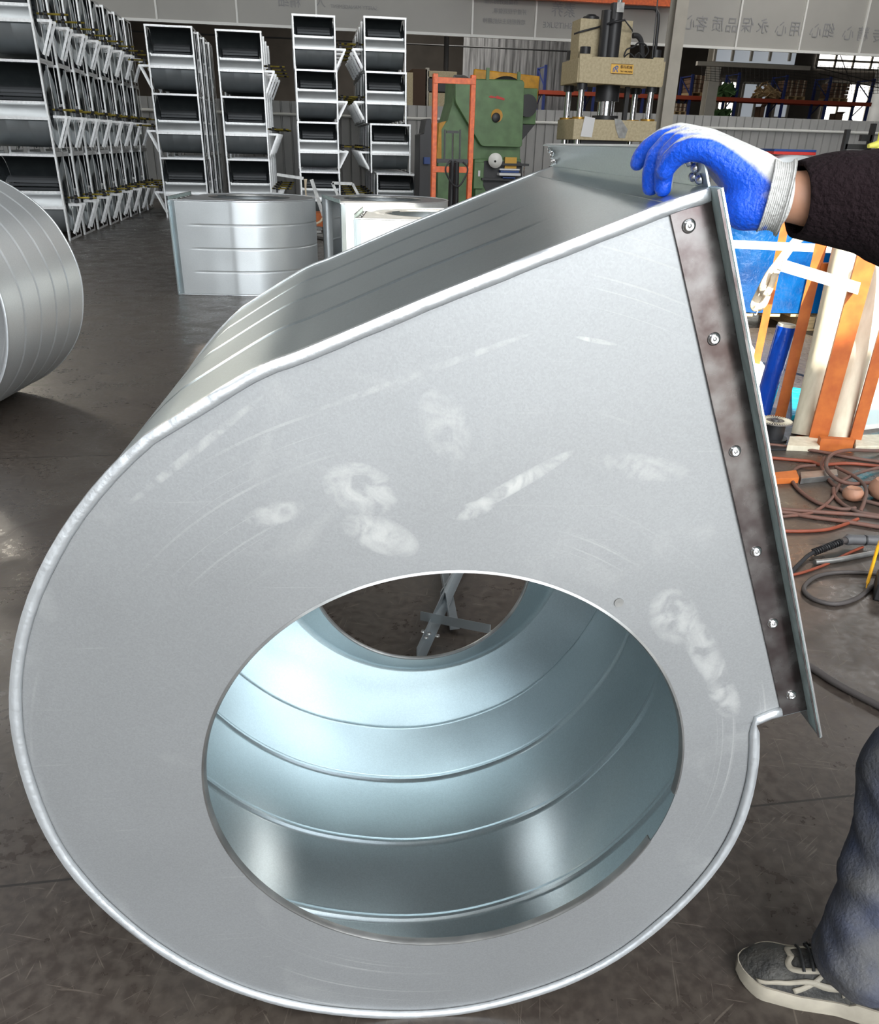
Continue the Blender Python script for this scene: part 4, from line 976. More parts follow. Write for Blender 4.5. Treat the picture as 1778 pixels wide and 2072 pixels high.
# ------------------------------------------------------------------ right-hand storage corner
def lean(name, a_px, t_px, m, label, cat, w=.06, group=None, kind='angle', dD=0.0, z0=0.0):
    """bar or tube standing on the floor at a_px and passing t_px at the same distance"""
    b = gr(*a_px, z0); D = b.dot(FW); t = atc(*t_px, D+dD); r = thing(name, b, label, cat, group); d = t-b
    if kind == 'angle':
        x = RT; y = d.cross(x).normalized()
        if y.dot(FW) < 0: y = -y
        mb = MB(); mb.angle(V((0, 0, 0)), d, w, .006, (x*.9-FW*.35), (x*.35+FW*.9)); mb.build('angle_bar', m, r, smooth=0)
        MB().box(-w*.2, w*1.1, -w*.2, w*1.0, -.0, .008).build('foot_plate', m, r)
    else:
        n = d.normalized(); mb = MB(); x = n.orthogonal().normalized(); y = n.cross(x); rows = []
        for rr, s_ in ((w, 0), (w, 1), (w*.86, 1), (w*.86, 0)):
            rows.append([d*s_+x*(rr*cos(2*pi*k/32))+y*(rr*sin(2*pi*k/32)) for k in range(32)])
        rows.append(rows[0]); mb.grid(rows, True); mb.build('tube_wall', m, r, smooth=60)
        c = MB(); c.grid([[d*s_+x*(w*.855*cos(2*pi*k/24))+y*(w*.855*sin(2*pi*k/24)) for k in range(24)] for s_ in (.03, .97)], True); c.build('inner_wall', 'card', r, smooth=60)
    return r
lean('orange_angle_post', (1521, 738), (1583, 440), 'rust', 'thin orange angle post furthest left, crossed by the beige strap', 'post', .055, 'orange angle posts of the storage corner')
lean('orange_angle_post', (1566, 848), (1662, 440), 'rust', 'orange angle post right beside the blue film roll', 'post', .062, 'orange angle posts of the storage corner')
lean('orange_angle_post', (1634, 895), (1752, 450), 'rust', 'wide orange angle post between the two pale tubes', 'post', .095, 'orange angle posts of the storage corner')
lean('orange_angle_post', (1716, 898), (1840, 450), 'rust', 'orange angle post at the right edge beside the pale boards', 'post', .060, 'orange angle posts of the storage corner')
b0, b1 = gr(1655, 912), gr(1722, 916); o = MB().box(0, (b1-b0).length, 0, .05, 0, .07).build('orange_floor_rail', 'rust', loc=b0); o.rotation_euler = (0, 0, atan2((b1-b0).y, (b1-b0).x)); tag(o, 'short orange rail on the floor joining the posts', 'rail')
lean('cardboard_tube', (1630, 880), (1722, 470), 'tube', 'thick pale tube left of the wide orange post, under the white bar', 'tube', .080, 'pale tubes leaning in the storage corner', 'tube', dD=.25)
lean('cardboard_tube', (1690, 888), (1803, 470), 'tube', 'thick pale tube right of the wide orange post', 'tube', .066, 'pale tubes leaning in the storage corner', 'tube', dD=.15)
# blue film roll
b = gr(1540, 836); D = b.dot(FW); t = atc(1592, 655, D); fr2 = thing('film_roll', b, 'roll of bright blue stretch film standing beside the orange post', 'film roll')
d = (t-b); MB().tube([V((0, 0, 0)), d*.97], .056, 28).build('film', 'rollfilm', fr2, smooth=60)
n = d.normalized(); x = n.orthogonal().normalized(); y = n.cross(x); rows = [[d*s_+x*(rr*cos(2*pi*k/28))+y*(rr*sin(2*pi*k/28)) for k in range(28)] for rr, s_ in ((.052, .95), (.052, 1.0), (.042, 1.0), (.042, .95))]
MB().grid(rows, True).build('core', 'tube', fr2, smooth=60)
# white drilled bar across, long white rail behind
a, b = atc(1579, 549, 4.50), atc(1735, 596, 4.47)
o = thing('white_angle_bar', a, 'white painted angle bar lying across the orange posts', 'bar'); dd = b-a
MB().angle(V((0, 0, 0)), dd, .058, .006, (0, 0, 1), FW).build('angle', 'white', o, smooth=0)
MB().lathe([(.001, -.006), (.014, -.005), (.016, 0)], 14, M.Translation(dd*.965+V((0, 0, .02))) @ M.Rotation(pi/2, 4, 'X')).build('rivet', 'steel', o)
a, b = atc(1440, 492, 6.3), atc(1720, 505, 6.0); o = thing('white_rail', a, 'long white steel rail in front of the blue wrapped block', 'rail'); dd = b-a
MB().bar(V((0, 0, 0)), dd, .04, .05).build('rail_beam', 'white', o, smooth=0)
for f in (.02, .98): p = dd*f; MB().box(p.x-.02, p.x+.02, p.y-.02, p.y+.02, -a.z, p.z).build('leg', 'column', o)
a2 = atc(1662, 533, 4.95); o = MB().box(0, .13, 0, .05, -.10, 0).build('orange_cross_plate', 'rust', loc=a2); tag(o, 'small orange plate fixed between an orange post and the tube', 'plate')
# beige strap
sp = thing('lifting_strap', atc(1600, 560, 4.62), 'beige webbing strap looped over the leftmost orange post', 'strap'); LS = lambda px, py, D=4.62: local(sp, atc(px, py, D))
def ribbon(pts, w, nm='webbing_loop', th=.006):
    P = catmull([LS(*p) for p in pts], 5); A = []; B = []
    for i, p in enumerate(P):
        dd = (P[min(i+1, len(P)-1)]-P[max(i-1, 0)]).normalized(); s_ = dd.cross(FW).normalized(); s_ = (s_+FW*.3*sin(i*.5)).normalized(); A.append(p+s_*w/2); B.append(p-s_*w/2)
    MB().strip(A, B).build(nm, 'strap', sp, solid=th, smooth=60)
ribbon([(1628, 462, 4.7), (1598, 500), (1572, 535), (1552, 560), (1538, 590), (1526, 615), (1528, 622), (1540, 620), (1548, 605), (1556, 580), (1568, 550), (1582, 525), (1610, 490), (1640, 468, 4.7)], .042)
ribbon([(1560, 548, 4.58), (1548, 566, 4.58), (1542, 588, 4.58), (1552, 592, 4.58), (1560, 578, 4.58), (1566, 560, 4.58), (1573, 545, 4.58)], .034)
MB().tube(catmull([LS(1530, 624), LS(1532, 630), LS(1529, 637), LS(1526, 636)], 4), .003, 6).build('loose_thread', 'white', sp)
# blue wrapped load on a pallet
bp_ = thing('wrapped_block', gr(1500, 668), 'block of goods wrapped in dark blue stretch film on a wooden pallet', 'wrapped load'); bp_.rotation_euler = (0, 0, radians(-4))
mb = MB(); rnd = random.Random(3)
rows = []
for j in range(9):
    z = .16+j*.125; row = []
    for k in range(48):
        a = 2*pi*k/48; ex = 4.5; cx2, sy2 = cos(a), sin(a); rr = (abs(cx2)**ex+abs(sy2)**ex)**(-1/ex)
        f = 1+.012*noise.noise((cx2*3, sy2*3, z*9)); row.append((.65+1.02*rr*cx2*f, .42+.45*rr*sy2*f, z))
    rows.append(row)
mb.grid(rows, True); mb.add([tuple(p) for p in rows[-1]], [tuple(range(48))]); mb.build('film_wrapped_goods', 'bluefilm', bp_, smooth=70)
pw_ = thing('wooden_pallet', gr(1500, 668), 'wooden pallet carrying the dark blue wrapped block', 'pallet'); pw_.rotation_euler = (0, 0, radians(-4))
for k in range(8): MB().box(-.35+k*.26, -.35+k*.26+.16, -.02, .86, .125, .15).build('deck_board', 'wood', pw_, bevel=.003)
for k in range(3): MB().box(-.33+k*.88, -.33+k*.88+.14, .0, .84, .02, .125).build('block', 'wood', pw_, bevel=.003)
for k in range(3): MB().box(-.33+k*.88, -.33+k*.88+.14, -.02, .86, .0, .02).build('bottom_board', 'wood', pw_, bevel=.002)
cb = thing('wrapped_block', gr(1768, 706), 'bright cyan wrapped load at the right edge behind the tubes', 'wrapped load')
mb = MB(); rows = []
for j in range(10):
    z = j*.11; row = []
    for k in range(40):
        a = 2*pi*k/40; cx2, sy2 = cos(a), sin(a); rr = (abs(cx2)**4+abs(sy2)**4)**(-.25); f = 1+.02*noise.noise((cx2*3, sy2*3, z*9)); row.append((.78+.95*rr*cx2*f, .36+.33*rr*sy2*f, z))
    rows.append(row)
mb.grid(rows, True); mb.add([tuple(p) for p in rows[-1]], [tuple(range(40))]); mb.build('film_wrapped_goods', 'cyanfilm', cb, smooth=70)
# sheets lying in the sun, wood pieces
def floor_sheet(pxs, m, label, cat, name, h=.02, z=0.0):
    P = [gr(*p, z) for p in pxs]; c = P[0]; o = MB().prism([p-c for p in P], (0, 0, h)).build(name, m, loc=c, smooth=0, bevel=.002); tag(o, label, cat); return o
floor_sheet([(1500, 835), (1540, 842), (1556, 760), (1520, 700), (1498, 700)], 'white', 'white sheet lying in the sun left of the blue film roll', 'sheet', 'white_sheet', .012)
floor_sheet([(1742, 700), (1778, 706), (1830, 860), (1735, 872), (1720, 800)], 'white', 'white board in the sun at the right edge by the orange post', 'board', 'white_board', .03)
floor_sheet([(1600, 792), (1660, 800), (1668, 840), (1600, 850)], 'cyanfilm', 'folded teal film on the floor between roll and tubes', 'film', 'folded_film', .03)
floor_sheet([(1595, 893), (1656, 893), (1656, 915), (1590, 912)], 'tube', 'pale wooden board on the floor below the left tube', 'board', 'wooden_board', .03)
floor_sheet([(1728, 890), (1800, 888), (1800, 912), (1728, 914)], 'tube', 'pale wooden board on the floor right of the orange rail', 'board', 'wooden_board', .03)
floor_sheet([(1700, 858), (1722, 880), (1712, 888), (1690, 868)], 'card', 'small brown board between tube and rightmost orange post', 'board', 'wooden_board', .03)
floor_sheet([(1552, 968), (1608, 962), (1614, 978), (1556, 981)], 'rust', 'short orange-brown timber on the floor beside the hoses', 'timber', 'timber', .03)
floor_sheet([(1616, 966), (1690, 960), (1692, 972), (1618, 980)], 'steel', 'grey steel bar on the floor under the hoses', 'bar', 'steel_bar', .03)
floor_sheet([(1548, 905), (1598, 905), (1598, 912), (1548, 912)], 'dark', 'dark flat strip on the floor by the spool', 'strip', 'flat_strip', .01)
# wire spool
s0 = gr(1560, 888); sl = thing('wire_spool', s0, 'dusty ribbed wire spool standing on the floor by the flange', 'spool')
mb = MB().lathe([(.001, 0), (.085, 0), (.085, .012), (.062, .014), (.062, .095), (.001, .095)], 40); mb.build('barrel', 'dark', sl, smooth=40)
fl = MB().lathe([(.022, .105), (.045, .105), (.047, .109), (.094, .109), (.096, .103), (.062, .098), (.022, .095)], 48, None, True).build('flange', 'spool', sl, smooth=40)
mb = MB()
for k in range(40): a = 2*pi*k/40; mb.bar((.05*cos(a), .05*sin(a), .110), (.092*cos(a), .092*sin(a), .110), .003, .003)
mb.build('flange_ribs', 'tube', fl); MB().lathe([(.015, .10), (.023, .10), (.023, .118), (.015, .118)], 20, None, True).build('hub', 'steel', sl)

# hoses on the floor (each its own)
def hose(name, pts, r, m, label, z=None, root_cat='hose', group=None):
    P = []
    for i, p in enumerate(pts):
        zz = (p[2] if len(p) > 2 else r); P.append(gr(p[0], p[1], zz))
    P = catmull(P, 7); c = P[0]; o = MB().tube([p-c for p in P], r, 8).build(name, m, loc=c, smooth=60); tag(o, label, root_cat, group); return o
HG = 'dusty air hoses tangled on the floor'
hose('air_hose', [(1535, 897), (1600, 905), (1665, 915), (1720, 926), (1790, 936)], .009, 'hose', 'dusty red hose running topmost across the tangle from the spool', group=HG)
hose('air_hose', [(1540, 925), (1600, 930), (1640, 934), (1662, 940), (1720, 938), (1800, 946)], .009, 'hose_red', 'redder hose crossing the tangle just under the topmost one', group=HG)
hose('air_hose', [(1800, 912), (1760, 912, .03), (1715, 911, .05), (1685, 918, .06), (1672, 935, .06), (1674, 952, .05), (1690, 968, .04), (1715, 978, .03), (1750, 978, .03), (1800, 970)], .010, 'hose', 'grey-brown hose forming the upright upper loop of the tangle', group=HG)
hose('air_hose', [(1668, 926, .04), (1662, 940, .03), (1666, 955), (1680, 975), (1702, 992), (1740, 1010), (1800, 1026)], .009, 'hose', 'hose following the upper loop then running down right', group=HG)
hose('air_hose', [(1650, 942, .02), (1620, 944), (1603, 955), (1602, 972), (1620, 995), (1655, 1018), (1700, 1030), (1730, 1028)], .009, 'hose', 'hose looping furthest left over the bare floor', group=HG)
hose('air_hose', [(1690, 945, .03), (1715, 957, .03), (1740, 973, .04), (1752, 990, .04), (1748, 1015, .03), (1740, 1035)], .009, 'hose', 'hose dropping steeply on the right side of the tangle', group=HG)
hose('air_hose', [(1686, 988, .02), (1688, 1003), (1702, 1018), (1722, 1030), (1745, 1038), (1800, 1046)], .009, 'hose', 'short curved hose inside the tangle above the long straight ones', group=HG)
hose('air_hose', [(1800, 944, .02), (1770, 948, .02), (1735, 958, .03), (1702, 975, .02), (1685, 1005), (1660, 1028), (1630, 1040), (1570, 1046)], .008, 'hose', 'hose crossing the tangle diagonally from upper right to lower left', group=HG)
hose('air_hose', [(1560, 1029), (1610, 1033), (1680, 1038), (1740, 1042), (1800, 1050)], .010, 'hose', 'long straight brown hose below the tangle', group=HG)
hose('air_hose', [(1562, 1036), (1595, 1038), (1640, 1046), (1700, 1054), (1800, 1070)], .010, 'hose', 'long straight grey-brown hose lowest of the bundle', group=HG)
hose('air_hose', [(1565, 1074), (1620, 1075), (1670, 1072), (1706, 1062), (1735, 1050)], .008, 'hose_red', 'dull red hose curving up from the flange into the bundle', group=HG)
hose('welding_hose', [(1598, 1164), (1625, 1158), (1670, 1142), (1715, 1120), (1745, 1107)], .006, 'hose_red', 'thin bright red hose passing under the torch handle')
hose('rubber_cable', [(1800, 1165), (1770, 1160), (1700, 1158), (1655, 1165), (1630, 1182), (1628, 1198), (1650, 1214), (1690, 1222), (1730, 1212), (1765, 1188), (1800, 1172)], .0085, 'cable', 'grey rubber cable making one open loop on the floor', root_cat='cable')
hose('rubber_cable', [(1590, 1318), (1640, 1350), (1700, 1388), (1800, 1440)], .011, 'cable', 'grey hose running diagonally across the floor beside the flange', root_cat='cable')
hose('steel_tube', [(1648, 1138), (1700, 1132), (1800, 1112)], .012, 'steel', 'dull steel tube with an eye lying under the torch', root_cat='tube')
# torch
th = thing('welding_torch', gr(1720, 1100, .0), 'grey welding torch handle with a black spring strain relief', 'torch'); T_ = lambda px, py, z: local(th, gr(px, py, z))
P = [T_(1710, 1094, .035), T_(1716, 1092, .036), T_(1724, 1092, .036), T_(1790, 1094, .04)]
MB().tube(P, [.017, .024, .021, .021], 18).build('handle', 'grip', th, smooth=50)
MB().tube([T_(1748, 1093, .038), T_(1751, 1093, .038)], .0225, 18).build('grip_ring', 'dark', th)
sA, sB = T_(1645, 1118, .018), T_(1702, 1096, .034); mb = MB(); N_ = 13*12; dv = (sB-sA); n = dv.normalized(); x = n.orthogonal().normalized(); y = n.cross(x)
mb.tube([sA+dv*(i/N_)+x*(.0135*cos(2*pi*i/12))+y*(.0135*sin(2*pi*i/12)) for i in range(N_+1)], .0028, 5); mb.build('spring', 'dark', th)
MB().tube([sB-dv*.02, sB+dv*.16], .0135, 14).build('sleeve', 'cable', th)
MB().tube(catmull([sB, sA, T_(1620, 1138, .012), T_(1600, 1160, .012), T_(1590, 1185, .012)], 6), .0085, 10).build('torch_cable', 'black_rubber', th)
# round orange objects, marker, case
def ball(px, py, r, label, sq=.8):
    c = gr(px, py); o = MB().lathe([(.001, 0), (r*.5, .002), (r*.9, r*.35*sq), (r, r*.8*sq), (r*.92, r*1.25*sq), (r*.7, r*1.6*sq), (r*.62, r*1.55*sq), (.001, r*1.4*sq)], 28).build('plastic_bowl', 'ball', loc=c, smooth=60); tag(o, label, 'bowl'); return o
ball(1785, 1010, .075, 'large dusty orange plastic bowl at the right edge by the hoses'); ball(1722, 1012, .048, 'smaller dusty pink bowl beneath the tangled hoses')
a, b = gr(1776, 1105, .09), gr(1752, 1190, .01); mk = thing('paint_marker', b, 'yellow marker pen propped against the dark case at the right edge', 'marker')
MB().tube([V((0, 0, 0)), (a-b)*.10, (a-b)*.12, (a-b)], [.0015, .0035, .0065, .0065], 12).build('barrel', 'marker', mk); MB().tube([(a-b)*.97, (a-b)*1.12], .005, 12).build('cap_end', 'gold', mk)
cs2 = gr(1765, 1215); o = MB().box(0, .3, 0, .14, 0, .07).build('tool_case', 'dark', loc=cs2, bevel=.006); o.rotation_euler = (0, 0, radians(-35)); tag(o, 'dark plastic case cut by the right edge beside the cable loop', 'case')
# grey angle-iron stand seen through the housing's rear hole
kf = thing('angle_iron_stand', gr(860, 1290), 'folded galvanised angle-iron stand on the floor seen through the big inlet', 'stand')
K_ = lambda px, py, z: local(kf, gr(px, py, z))
for (a, b, m) in (((842, 1330, .015), (935, 1130, .05), 'mid'), ((850, 1255, .05), (990, 1282, .03), 'mid'), ((885, 1130, .03), (910, 1275, .015), 'mid'), ((945, 1120, .012), (890, 1215, .012), 'soft')):
    MB().angle(K_(*a), K_(*b), .034, .003, (0, 0, 1), (RT+FW*.3)).build('angle_bar', m, kf, smooth=0)
for q in ((856, 1278), (868, 1282), (862, 1290), (885, 1287)): MB().lathe([(.001, .005), (.006, .004), (.008, 0)], 10, M.Translation(K_(*q, .05))).build('bolt', 'rivet', kf)

# ------------------------------------------------------------------ person: arm with glove, leg with shoe
def skin(chains, root_i=0, sub=2, vox=.010):
    """chains = list of ([(point, radius)...]); first point of a later chain may be an index of an existing vertex"""
    vs = []; rs = []; es = []
    for ch in chains:
        prev = None
        for it in ch:
            if isinstance(it, int): prev = it; continue
            vs.append(V(it[0])); rs.append(it[1]); i = len(vs)-1
            if prev is not None: es.append((prev, i))
            prev = i
    rs = [(sum(r)/2 if isinstance(r, tuple) else r) for r in rs]
    mb = MB()
    for i, j in es:                              # rounded tapering limbs, fused into one surface below
        a_, b_ = vs[i], vs[j]; ra, rb = rs[i], rs[j]; d_ = (b_-a_).normalized(); P = []; R = []
        for k in range(1, 7): an = pi/2*(1-k/6); P.append(a_-d_*(ra*sin(an))); R.append(max(.0004, ra*cos(an)))
        for k in range(1, 6): P.append(a_.lerp(b_, k/6)); R.append(ra+(rb-ra)*k/6)
        for k in range(0, 6): an = pi/2*(k/6); P.append(b_+d_*(rb*sin(an))); R.append(max(.0004, rb*cos(an)))
        mb.tube(P, R, 20)
    m0 = mb.mesh('limbs', 'white', 0); o2 = bpy.data.objects.new('skin2', m0); COL.objects.link(o2)
    rm = o2.modifiers.new('r', 'REMESH'); rm.mode = 'VOXEL'; rm.voxel_size = vox
    sm_ = o2.modifiers.new('m', 'SMOOTH'); sm_.factor = .5; sm_.iterations = 7
    bpy.context.view_layer.update(); dg = bpy.context.evaluated_depsgraph_get()
    m2 = bpy.data.meshes.new_from_object(o2.evaluated_get(dg)); bpy.data.objects.remove(o2); bpy.data.meshes.remove(m0); return m2
A = atc
FIN = {'index': [A(1437, 303, 1.005), A(1405, 299, 1.012), A(1377, 307, 1.02), A(1356, 326, 1.028), A(1345, 345, 1.032)],
       'middle': [A(1415, 290, 1.035), A(1378, 291, 1.04), A(1352, 316, 1.045), A(1343, 350, 1.05), A(1341, 380, 1.052)],
       'ring': [A(1393, 280, 1.06), A(1356, 290, 1.065), A(1328, 318, 1.07), A(1318, 350, 1.073), A(1316, 378, 1.075)],
       'little': [A(1374, 272, 1.085), A(1342, 280, 1.09), A(1313, 298, 1.10), A(1297, 315, 1.105), A(1289, 330, 1.108)]}
WR = A(1578, 400, .985); HB = A(1520, 362, 1.0)
def hand_chains(k, kf_=1.0):
    W0 = A(1606, 399, .98)
    ch = [[(W0, .030*k), (WR, .029*k), (HB, (.034*k, .024*k))]]
    base = 2
    i = 3
    for nm, kk in (('index', A(1478, 328, 1.0)), ('middle', A(1462, 316, 1.025)), ('ring', A(1448, 304, 1.05)), ('little', A(1432, 296, 1.072))):
        f = FIN[nm]; r0 = .0145 if nm != 'little' else .0128
        ch.append([base, (kk, .0185*k)]+[(p, r0*k*(1-.07*j)) for j, p in enumerate(f)])
    ch.append([1, (A(1545, 415, .985), .026*k), (A(1510, 420, .99), .024*k), (A(1484, 418, 1.0), .018*k), (A(1466, 428, 1.02), .0135*k), (A(1458, 446, 1.04), .011*k)])
    return ch
gm = skin(hand_chains(1.0), 0, 2, .0028)
bm = bmesh.new(); bm.from_mesh(gm); bmesh.ops.bisect_plane(bm, geom=bm.verts[:]+bm.edges[:]+bm.faces[:], plane_co=A(1586, 400, .98), plane_no=cut_n_ if False else RT, clear_outer=True); bm.to_mesh(gm); bm.free()
gm.materials.clear(); gm.materials.append(MT['glove'])
ca_ = gm.attributes.new('coat', 'FLOAT', 'POINT')
for i, v in enumerate(gm.vertices):
    q = v.co-V((0, 0, H)); X = q.dot(BX)/q.dot(BZ)*FPX+CX; n = v.normal
    s_ = .62*-n.z-.50*n.dot(FW)-.45*n.dot(RT); lim = -.05 if X < 1455 else -.05+.0042*(X-1455)
    ca_.data[i].value = (s_-lim)*.25 if X < 1570 else -.2
for p in gm.polygons: p.use_smooth = True
# body
def W_(x, y, z): return c2b((x, y, z))
SH = W_(1.02, 1.10, 1.38); EL = W_(.66, .96, 1.33); PEL = W_(1.18, .95, .93)
KN = A(1862, 1545, 1.12); AN = A(1756, 1915, 1.03)
FD = (-RT*.94-FW*.22).normalized(); SDV = V((0, 0, 1)).cross(FD).normalized(); HC = W_(1.10, .95, 1.63)
chb = [[(PEL, .135), (W_(1.17, .95, 1.13), .122), (W_(1.16, .95, 1.34), .125), (W_(1.15, .95, 1.46), .056), (W_(1.13, .95, 1.53), .055), (HC+V((0, 0, -.01)), .078), (HC-FD*.015+V((0, 0, .035)), .088)],
       [2, (SH, .055), (W_(.82, 1.04, 1.37), .046), (EL, .040), (A(1760, 408, .965), .036), (A(1606, 399, .98), .027), (WR, .024), (HB, .022)]]
chb.append([2, (W_(1.16, .76, 1.40), .055), (W_(1.20, .70, 1.14), .042), (W_(1.14, .68, .92), .034), (W_(1.10, .68, .84), .025)])
for k in range(4): chb.append([17, (W_(1.09, .66+.018*k, .78), .010), (W_(1.08, .66+.018*k, .745), .009), (W_(1.085, .66+.018*k, .715-.006*(k in (1, 2))), .008)])
chb.append([17, (W_(1.06, .67, .81), .011), (W_(1.045, .675, .775), .010)])
chb.append([0, (W_(1.15, 1.05, .88), .082), (KN, .058), (KN.lerp(AN, .35), .052), (AN, .036), (AN+W_(-.02, .0, -.05), .030)])
chb.append([0, (W_(1.19, .84, .88), .082), (W_(1.19, .79, .50), .056), (W_(1.20, .76, .30), .050), (W_(1.20, .74, .10), .036), (W_(1.17, .74, .05), .030)])
chb += [[5, (HC+FD*.045+V((0, 0, -.055)), .046), (HC+FD*.058+V((0, 0, -.085)), .030)], [5, (HC+FD*.078+V((0, 0, .012)), .011), (HC+FD*.103+V((0, 0, -.022)), .012)],
        [5, (HC+FD*.072+V((0, 0, -.048)), .016)], [5, (HC+FD*.055+V((0, 0, .035)), .035)],
        [5, (HC+SDV*.078-FD*.01+V((0, 0, -.005)), .014), (HC+SDV*.084-FD*.016+V((0, 0, .015)), .013)], [5, (HC-SDV*.078-FD*.01+V((0, 0, -.005)), .014), (HC-SDV*.084-FD*.016+V((0, 0, .015)), .013)]]
bi = 13
hb_idx = 7+6
idx = [i for i in range(1)]
chf = []
for nm, kk in (('index', A(1478, 328, 1.0)), ('middle', A(1462, 316, 1.025)), ('ring', A(1448, 304, 1.05)), ('little', A(1432, 296, 1.072))):
    f = FIN[nm]; chf.append([14-1, (kk, .011)]+[(p, .0085*(1-.08*j)) for j, p in enumerate(f[:-1])])
chb += chf
bm_ = skin(chb, 0, 2, .0075); bm_.materials.clear(); bm_.materials.append(MT['skin'])
for p in bm_.polygons: p.use_smooth = True
person = bpy.data.objects.new('person', bm_); COL.objects.link(person)
tag(person, 'person in dark maroon sweater and dusty jeans, gloved hand holding the big housing', 'person')
def cloth(name, chains, m, sub=2, solid=0, extra=None, cut=None):
    me = skin(chains, 0, sub)
    if cut:
        bm = bmesh.new(); bm.from_mesh(me); bmesh.ops.bisect_plane(bm, geom=bm.verts[:]+bm.edges[:]+bm.faces[:], plane_co=cut[0], plane_no=cut[1], clear_outer=True); bm.to_mesh(me); bm.free(); me.materials.clear(); me.materials.append(MT[m])
    for p in me.polygons: p.use_smooth = True
    o = bpy.data.objects.new(name, me); COL.objects.link(o); o.parent = person
    if extra:
        dl = [extra(v.co.copy(), v.normal.copy()) for v in me.vertices]
        for v, dd_ in zip(me.vertices, dl): v.co += dd_
    if cut:
        md = o.modifiers.new('solid', 'SOLIDIFY'); md.thickness = .005; md.offset = -1
    return o
glove = bpy.data.objects.new('glove', gm); COL.objects.link(glove); glove.parent = person
glove['label'] = 'white knit work glove with blue coated palm and fingers'
# knitted cuff with ribs
cA, cB = A(1548, 396, .985), A(1590, 401, .98); dv = cB-cA; n = dv.normalized(); x = V((0, 0, 1)); x = (x-n*x.dot(n)).normalized(); y = n.cross(x); rows = []
for j in range(22):
    f = j/21; r = .0345-.003*sin(f*pi)+(.0012 if j % 2 else 0)+(.002 if j > 18 else 0); r *= 1.0
    rows.append([cA+dv*f+x*(r*1.03*cos(2*pi*k/40))+y*(r*.92*sin(2*pi*k/40)) for k in range(40)])
rows.append([cB+x*(.029*cos(2*pi*k/40))+y*(.027*sin(2*pi*k/40)) for k in range(40)])
MB().grid(rows, True).build('glove_cuff', 'cuff' if 'cuff' in MT else 'glove_knit', glove, smooth=60)
ru = lambda c, nn: nn*(.0035*noise.noise((c.x*16, c.y*16, c.z*22))+.0015*noise.noise((c.x*45, c.y*45, c.z*50)))
SL0 = A(1618, 404, .978)
sw = cloth('sweater', [[(W_(1.18, .95, .88), .150), (W_(1.17, .95, 1.13), .142), (W_(1.16, .95, 1.34), .145), (W_(1.15, .95, 1.44), .072)],
      [2, (SH, .078), (W_(.82, 1.04, 1.37), .068), (EL, .064), (A(1780, 410, .962), .0535), (A(1690, 402, .97), .0475), (A(1640, 403, .975), .0425), (SL0, .0415), (A(1611, 404, .979), .0395)],
      [2, (W_(1.16, .76, 1.40), .075), (W_(1.20, .70, 1.14), .060), (W_(1.15, .68, .95), .048)]], 'sweater', 3, extra=ru, cut=(A(1609, 404, .979), -RT+V((0, 0, -.12))))
hb = MB(); rows = []
for a_ in range(0, 13):
    th_ = radians(4+a_*8.2); rows.append([HC-FD*.018+V((0, 0, .036))+(-FD*cos(2*pi*k/32)*sin(th_)*(1.0 if cos(2*pi*k/32) > 0 else .80)+SDV*sin(2*pi*k/32)*sin(th_)*.96+V((0, 0, 1))*cos(th_)*(1 if cos(2*pi*k/32) > -.3 or th_ < 1.1 else .8))*(.095+.002*noise.noise((k*.9, a_*.7, 0))) for k in range(32)])
hb.grid(rows, True).build('hair', 'dark', person, smooth=60, solid=.006)
for s_ in (-1, 1): hb = MB().lathe([(.0005, .011), (.006, .0095), (.010, .004), (.011, 0), (.010, -.004), (.0005, -.011)], 16, M.Translation(HC+FD*.080+SDV*s_*.030+V((0, 0, .012)))); hb.build('eye', 'paper', person, smooth=60)
fold = lambda c, nn: nn*((.010+.012*max(0, 1-c.z/.4))*noise.noise((c.x*8+c.z*6, c.y*9, c.z*17))+.006*noise.noise((c.x*20, c.y*22-c.z*9, c.z*34+3)))
jk = lambda t: KN.lerp(AN, t) + (RT*-.004*max(0, t-.6)/.4)
jn = cloth('jeans', [[(W_(1.18, .95, .95), .142), (W_(1.16, 1.05, .84), .105), (KN, .093), (jk(.25), .083), (jk(.5), .077), (jk(.72), .080), (jk(.90), .084), (jk(1.04), .088)],
      [0, (W_(1.19, .84, .84), .105), (W_(1.19, .79, .50), .084), (W_(1.20, .76, .30), .080), (W_(1.20, .74, .10), .078)]], 'jean', 3, extra=fold, cut=(V((AN.x, AN.y, .075)), V((0, 0, -1))-RT*.30))
